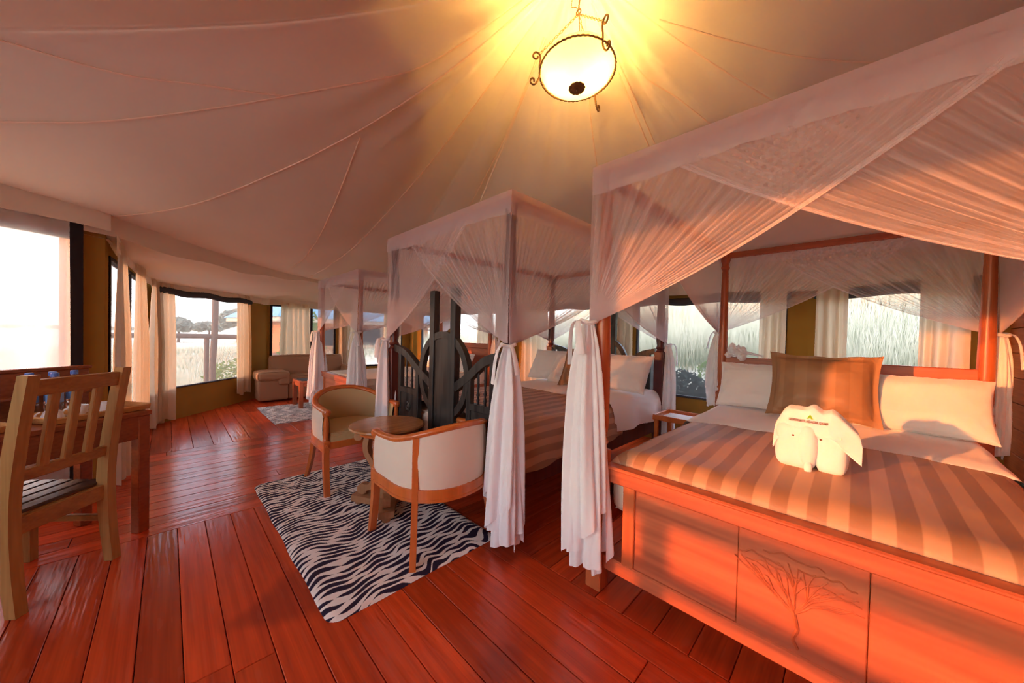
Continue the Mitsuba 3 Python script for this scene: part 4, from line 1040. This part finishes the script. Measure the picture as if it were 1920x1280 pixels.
# ------------------------------------------------------------------ chandelier
k = thing('hanging_lamp', 'glowing glass bowl lamp in a wrought iron ring, hung on chains from the tent peak', 'lamp')
LC = A(-1.222, 1.717, 2.878); RR = 0.214
TILT = trimesh.transformations.rotation_matrix(math.radians(-6.5), [0.7071, 0.7071, 0], LC)
def tilted(m): m = m.copy(); m.apply_transform(TILT); return m
def tpt(p): return (TILT @ np.append(p, 1))[:3]
pr = [(0.012, -0.098), (0.06, -0.092), (0.11, -0.074), (0.160, -0.047), (0.192, -0.020), (0.208, 0.0), (0.220, 0.030), (0.216, 0.032)]
put('glass_bowl', tilted(lathe(pr, 48, LC)), 'm_bowl', k, smooth=40)
a = np.linspace(0, 2*PI, 320, endpoint=False)
tw = np.column_stack([LC[0]+(RR+0.008+0.0018*np.cos(52*a))*np.cos(a), LC[1]+(RR+0.008+0.0018*np.cos(52*a))*np.sin(a), LC[2]+0.004+0.0018*np.sin(52*a)])
put('rim_ring', tilted(tube(tw, 0.0050, 7, closed=True)), 'm_iron', k, smooth=50)
hub = LC + A(0, 0, 0.34)
for i, az in enumerate((math.radians(93), math.radians(225), math.radians(342))):
    e = A(math.cos(az), math.sin(az), 0)
    def q(s, z): return tpt(LC + e*(RR+s) + A(0, 0, z))
    path = [q(0.020, 0.098), q(0.024, 0.084), q(0.040, 0.084), q(0.050, 0.105), q(0.034, 0.125), q(0.012, 0.112), q(0.006, 0.08), q(0.010, 0.03), q(0.008, -0.02), q(0.020, -0.06), q(0.042, -0.085), q(0.062, -0.072), q(0.060, -0.050), q(0.044, -0.046), q(0.042, -0.064)]
    put('scroll_hook', tube(cr(path, 6), 0.0052, 7), 'm_iron', k, smooth=50)
    s0, s1 = q(0.012, 0.112), hub
    n = 15; links = []
    for j in range(n):
        c = s0+(s1-s0)*(j+0.5)/n; d = (s1-s0)/np.linalg.norm(s1-s0)
        p1 = np.cross(d, A(0, 0, 1)); p1 /= np.linalg.norm(p1); p2 = np.cross(d, p1)
        o = p1 if j % 2 else p2
        aa = np.linspace(0, 2*PI, 12, endpoint=False)
        links.append(tube(np.array([c + d*0.0125*math.cos(t) + o*0.006*math.sin(t) for t in aa]), 0.0018, 5, closed=True))
    put('chain', cat(links), 'm_iron', k, smooth=50)
aa = np.linspace(0, 2*PI, 20, endpoint=False)
put('hub_ring', tube(np.array([hub + A(0.016*math.cos(t), 0, 0.016*math.sin(t)+0.012) for t in aa]), 0.004, 7, closed=True), 'm_iron', k, smooth=50)
put('cord', tube(cr([hub+A(0, 0, 0.028), hub+A(0.003, 0.002, 0.15), A(PEAK[0], PEAK[1], PEAK[2]-0.02)], 6), 0.0045, 7), 'm_iron', k, smooth=50)
put('wire', tube(cr([hub+A(0, 0, 0.16), hub+A(-0.03, -0.02, 0.10), hub+A(-0.035, -0.02, 0.05), hub+A(-0.004, 0, 0.02), LC+A(0.01, 0.01, 0.12), LC+A(0.0, 0.0, -0.02)], 8), 0.0022, 6), 'm_iron', k, smooth=50)
petals = []
for j in range(12):
    t = 2*PI*j/12
    petals.append(lump(0.036*math.cos(t), 0.036*math.sin(t), 0, 0.014, 0.014, 0.007, 2.0, (10, 7), 0))
fin = cat(petals+[lathe([(0.001, -0.022), (0.006, -0.020), (0.009, -0.012), (0.006, -0.006), (0.030, -0.004), (0.036, 0.004), (0.001, 0.006)], 16)])
fin.apply_translation(LC+A(0, 0, -0.104))
put('finial', tilted(fin), 'm_iron', k, smooth=50)
LAMP = 1900.0
for dx, dy in ((0.075, 0.045), (-0.070, -0.042)):
    s = trimesh.creation.icosphere(2, 0.027); s.apply_translation(LC+A(dx, dy, 0.014))
    kk = put('bulb', s, 'm_ceramic', k, smooth=True)
    scene[kk]['emitter'] = {'type': 'area', 'radiance': {'type': 'rgb', 'value': [LAMP*v for v in (1.0, 0.53, 0.15)]}}

# ------------------------------------------------------------------ outside
def terrain(x, y):
    base = -0.55 + 0.25*(meshkit.fbm(np.stack([x*0.15, y*0.15, 0*x], -1), 3, 2)-0.5)
    d = y-5.6
    bank = np.clip(d/0.9, 0, 1); bank = bank*bank*(3-2*bank)
    east = np.clip((x+13.0)/6.0, 0.0, 1)
    hill = np.clip(d-0.6, 0, None)
    h = bank*(1.15) + 0.27*np.minimum(hill, 25) + 0.05*np.clip(hill-25, 0, None)
    h = h*(0.35+0.65*east)
    n = 0.30*(meshkit.fbm(np.stack([x*1.4, y*1.4, 0*x], -1), 4, 5)-0.5)*np.clip(d+0.3, 0, 1)
    return base + h + n
xs = np.concatenate([np.linspace(-260, -40, 45)[:-1], np.linspace(-40, 30, 141), np.linspace(30, 120, 19)[1:]])
ys = np.concatenate([np.linspace(-120, -12, 28)[:-1], np.linspace(-12, 24, 121), np.linspace(24, 220, 40)[1:]])
Xg, Yg = np.meshgrid(xs, ys, indexing='ij')
V = np.stack([Xg, Yg, terrain(Xg, Yg)], -1).reshape(-1, 3)
i, j = np.meshgrid(np.arange(len(xs)-1), np.arange(len(ys)-1), indexing='ij'); nv = len(ys)
q = np.stack([i*nv+j, (i+1)*nv+j, (i+1)*nv+j+1, i*nv+j+1], -1).reshape(-1, 4)
k = put('ground', trimesh.Trimesh(V, np.vstack([q[:, [0, 1, 2]], q[:, [0, 2, 3]]]), process=False), 'm_soil', smooth=True); labels[k] = {'kind': 'structure'}

def blades(px, py, h0, h1, w, seed, lean=0.25):
    r = np.random.default_rng(seed); n = len(px)
    z = terrain(px, py)-0.02
    h = r.uniform(h0, h1, n); a = r.uniform(0, 2*PI, n); l = r.uniform(0.05, lean, n)*h; b = r.uniform(0, 2*PI, n)
    ww = w*r.uniform(0.6, 1.3, n)
    t = np.stack([np.cos(a), np.sin(a), 0*a], -1); L = np.stack([np.cos(b)*l, np.sin(b)*l, 0*b], -1)
    base = np.stack([px, py, z], -1)
    up = lambda s: np.stack([0*h, 0*h, h*s], -1)
    v = np.stack([base-t*ww[:, None], base+t*ww[:, None], base+up(0.55)+L*0.35-t*ww[:, None]*0.7, base+up(0.55)+L*0.35+t*ww[:, None]*0.7, base+up(1.0)+L], 1)
    f = np.array([[0, 1, 3], [0, 3, 2], [2, 3, 4]])
    F = (np.arange(n)[:, None, None]*5 + f[None]).reshape(-1, 3)
    rv = r.uniform(0, 1, n)
    uv = np.stack([np.stack([rv]*5, 1), np.tile([0, 0, 0.55, 0.55, 1.0], (n, 1))], -1).reshape(-1, 2)
    return v.reshape(-1, 3), F, uv
def grassfield(regs, seed):
    vs, fs, us, o = [], [], [], 0
    r = np.random.default_rng(seed)
    for (x0, x1, y0, y1, n, h0, h1, w) in regs:
        px, py = r.uniform(x0, x1, n), r.uniform(y0, y1, n)
        den = meshkit.noise(np.stack([px*0.8, py*0.8, 0*px], -1), seed)
        ok = den > r.uniform(0, 0.75, n); px, py = px[ok], py[ok]
        v, f, u = blades(px, py, h0, h1, w, seed); vs.append(v); fs.append(f+o); us.append(u); o += len(v); seed += 1
    return trimesh.Trimesh(np.vstack(vs), np.vstack(fs), process=False), np.vstack(us)
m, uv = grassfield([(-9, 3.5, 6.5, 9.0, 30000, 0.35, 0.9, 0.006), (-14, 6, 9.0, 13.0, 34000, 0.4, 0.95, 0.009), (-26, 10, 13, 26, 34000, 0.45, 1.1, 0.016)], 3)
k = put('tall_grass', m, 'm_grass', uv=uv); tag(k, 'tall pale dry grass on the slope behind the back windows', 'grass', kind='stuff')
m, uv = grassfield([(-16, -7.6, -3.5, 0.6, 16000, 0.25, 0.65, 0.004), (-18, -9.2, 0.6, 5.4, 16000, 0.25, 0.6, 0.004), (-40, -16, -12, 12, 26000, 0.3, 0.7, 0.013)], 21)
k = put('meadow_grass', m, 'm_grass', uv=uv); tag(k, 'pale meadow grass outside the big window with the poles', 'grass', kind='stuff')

def foliage(c, rad, n, size, seed, flat=1.0):
    r = np.random.default_rng(seed)
    d = r.normal(size=(n, 3)); d /= np.linalg.norm(d, axis=1, keepdims=True)
    lob = 0.75+0.45*meshkit.fbm(d*2.2+seed, 3, seed)
    p = A(*c) + d*lob[:, None]*r.uniform(0.45, 1, (n, 1))**0.5*A(*rad)
    t = r.normal(size=(n, 3)); t /= np.linalg.norm(t, axis=1, keepdims=True); b = np.cross(t, r.normal(size=(n, 3))); b /= np.linalg.norm(b, axis=1, keepdims=True)
    s = size*r.uniform(0.6, 1.3, (n, 1))
    v = np.stack([p-t*s, p+b*s*0.42, p+t*s, p-b*s*0.42], 1).reshape(-1, 3)
    f = (np.arange(n)[:, None, None]*4 + np.array([[0, 1, 2], [0, 2, 3]])[None]).reshape(-1, 3)
    return trimesh.Trimesh(v, f, process=False)
def shrub(name, label, x, y, h, rx, ry, n, size, mat, seed, z=None, group=None):
    k = thing(name, label, 'shrub', group)
    z0 = float(terrain(A(x), A(y))[0]) if z is None else z
    r = random.Random(seed); st = []
    for i in range(7):
        a = r.uniform(0, 2*PI); e = (x+0.6*rx*math.cos(a), y+0.6*ry*math.sin(a), z0+h*r.uniform(0.6, 0.9))
        st.append(tube(cr([(x+0.05*math.cos(a), y+0.05*math.sin(a), z0-0.05), ((x+e[0])/2+r.uniform(-.05, .05), (y+e[1])/2, z0+h*0.4), e], 5), np.linspace(0.014, 0.005, 11), 6))
    put('stem', cat(st), 'm_pole', k, smooth=40)
    put('foliage', foliage((x, y, z0+h*0.58), (rx, ry, h*0.5), n, size, seed), mat, k, kind='stuff')
    return k
# the dark bank with its low dark shrubs, right outside the windows
r = random.Random(12)
spots = [(-1.95, 5.95), (-1.35, 5.9), (-0.75, 6.0), (-2.6, 6.05), (0.1, 6.1)]
names = ['dark grey shrub on the bank behind the knotted net, left part', 'dark grey shrub with a few bright sprigs outside the gap between the beds', 'dark grey shrub behind the left head post of the carved bed', 'dark low shrub outside behind the right pillow of the black bed', 'dark shrub on the bank below the right back window']
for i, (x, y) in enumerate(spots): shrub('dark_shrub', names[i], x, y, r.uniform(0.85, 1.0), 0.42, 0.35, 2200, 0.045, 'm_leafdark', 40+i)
k = thing('weed', 'bright green weed among the dark shrubs on the bank', 'plant')
put('leaf', foliage((-1.52, 5.50, 0.86), (0.13, 0.08, 0.13), 60, 0.035, 77), 'm_leaf', k, kind='stuff'); put('stem', tube([(-1.52, 5.5, 0.2), (-1.5, 5.5, 0.6), (-1.52, 5.5, 0.95)], 0.006, 6), 'm_pole', k)

def tree(name, label, x, y, h, crown, n, size, mat, seed):
    k = thing(name, label, 'tree', None)
    z0 = float(terrain(A(x), A(y))[0]); r = random.Random(seed); br = []
    top = (x+0.2, y, z0+h*0.55)
    put('trunk', tube(cr([(x, y, z0-0.2), (x+0.15, y+0.1, z0+h*0.3), top], 8), np.linspace(0.05*h, 0.03*h, 17), 8), 'm_pole', k, smooth=40)
    put('foliage', cat([foliage((x+dx*crown, y+dy*crown, z0+h*(0.72+dz)), (crown*s, crown*s, h*0.27), n, size, seed+i) for i, (dx, dy, dz, s) in enumerate([(0, 0, 0.08, 0.75), (0.5, 0.3, 0, 0.6), (-0.5, -0.3, 0.02, 0.62), (0.2, -0.6, -0.03, 0.5), (-0.25, 0.6, -0.02, 0.5)])]), mat, k, kind='stuff')
    for i in range(5):
        a = i*1.26; br.append(tube([top, (top[0]+crown*0.5*math.cos(a), top[1]+crown*0.5*math.sin(a), z0+h*0.75)], 0.018*h, 6))
    put('branch', cat(br), 'm_pole', k)
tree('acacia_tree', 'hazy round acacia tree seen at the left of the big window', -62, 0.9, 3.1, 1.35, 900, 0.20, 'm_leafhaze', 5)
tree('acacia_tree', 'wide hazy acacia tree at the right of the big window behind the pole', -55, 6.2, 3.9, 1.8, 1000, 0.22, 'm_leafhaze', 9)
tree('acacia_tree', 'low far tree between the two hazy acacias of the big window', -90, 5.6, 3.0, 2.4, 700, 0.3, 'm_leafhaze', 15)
# weathered poles outside the big window
k = thing('pole_frame', 'weathered pole frame with one crossbeam outside the big window', 'poles')
def pole(p, rr): return tube(cr(p, 6), rr, 10)
put('tall_pole', pole([(-9.55, 0.70, -0.7), (-9.52, 0.66, 0.4), (-9.60, 0.70, 1.4), (-9.60, 0.71, 3.4)], 0.055), 'm_pole', k, smooth=40)
put('short_pole', pole([(-9.65, 0.58, -0.7), (-9.63, 0.57, 0.4), (-9.65, 0.575, 1.09)], 0.042), 'm_pole', k, smooth=40)
put('crossbeam', pole([(-9.62, -1.25, 1.12), (-9.63, -0.2, 1.14), (-9.60, 1.30, 1.13)], 0.050), 'm_pole', k, smooth=40)
k = put('deck_step', bx(-8.6, -7.7, -0.9, 0.35, -0.5, 0.02), 'm_deck'); tag(k, 'grey blue wooden step outside the big window', 'step')
shrub('green_bush', 'light green leafy bush outside the window behind the sofa', -9.6, 2.35, 2.3, 0.55, 0.5, 900, 0.07, 'm_leaf', 61)
shrub('green_bush', 'low grey green bush behind the foot of the weathered poles', -10.9, 1.2, 1.0, 0.8, 0.6, 900, 0.06, 'm_leaf', 62)
# the neighbouring tent
k = thing('safari_tent', 'neighbouring safari tent with a pale blue roof and orange walls beyond the sofa window', 'tent')
X = mat4((-25.5, 9.2, -0.45), rz=0.2)
put('wall', bx(-2.5, 2.5, -5, 5, 0.4, 2.3, 0.02), 'm_tentorange', k, xf=X)
put('base', bx(-3.2, 3.4, -5.6, 5.6, 0, 0.42, 0.03), 'm_pole', k, xf=X)
roof = trimesh.convex.convex_hull(np.array([(-3.6, -6.2, 2.45), (3.8, -6.2, 2.45), (3.8, 6.2, 2.45), (-3.6, 6.2, 2.45), (0, -4.0, 4.3), (0, 4.0, 4.3)], float))
put('roof', roof, 'm_tentblue', k, xf=X)
put('fascia', bx(-3.5, 3.7, -6.1, 6.1, 2.22, 2.47, 0.02), 'm_tentcream', k, xf=X)
for y in (-5.4, -2.7, 0, 2.7, 5.4): put('pole', tube([X[:3, :3] @ A(3.5, y, 0.3) + X[:3, 3], X[:3, :3] @ A(3.5, y, 2.3) + X[:3, 3]], 0.07, 8), 'm_pole', k)
for y in (-3.6, -0.8, 2.0): put('window', bx(2.49, 2.53, y, y+1.6, 0.9, 2.0, 0.005), 'm_black', k, xf=X)
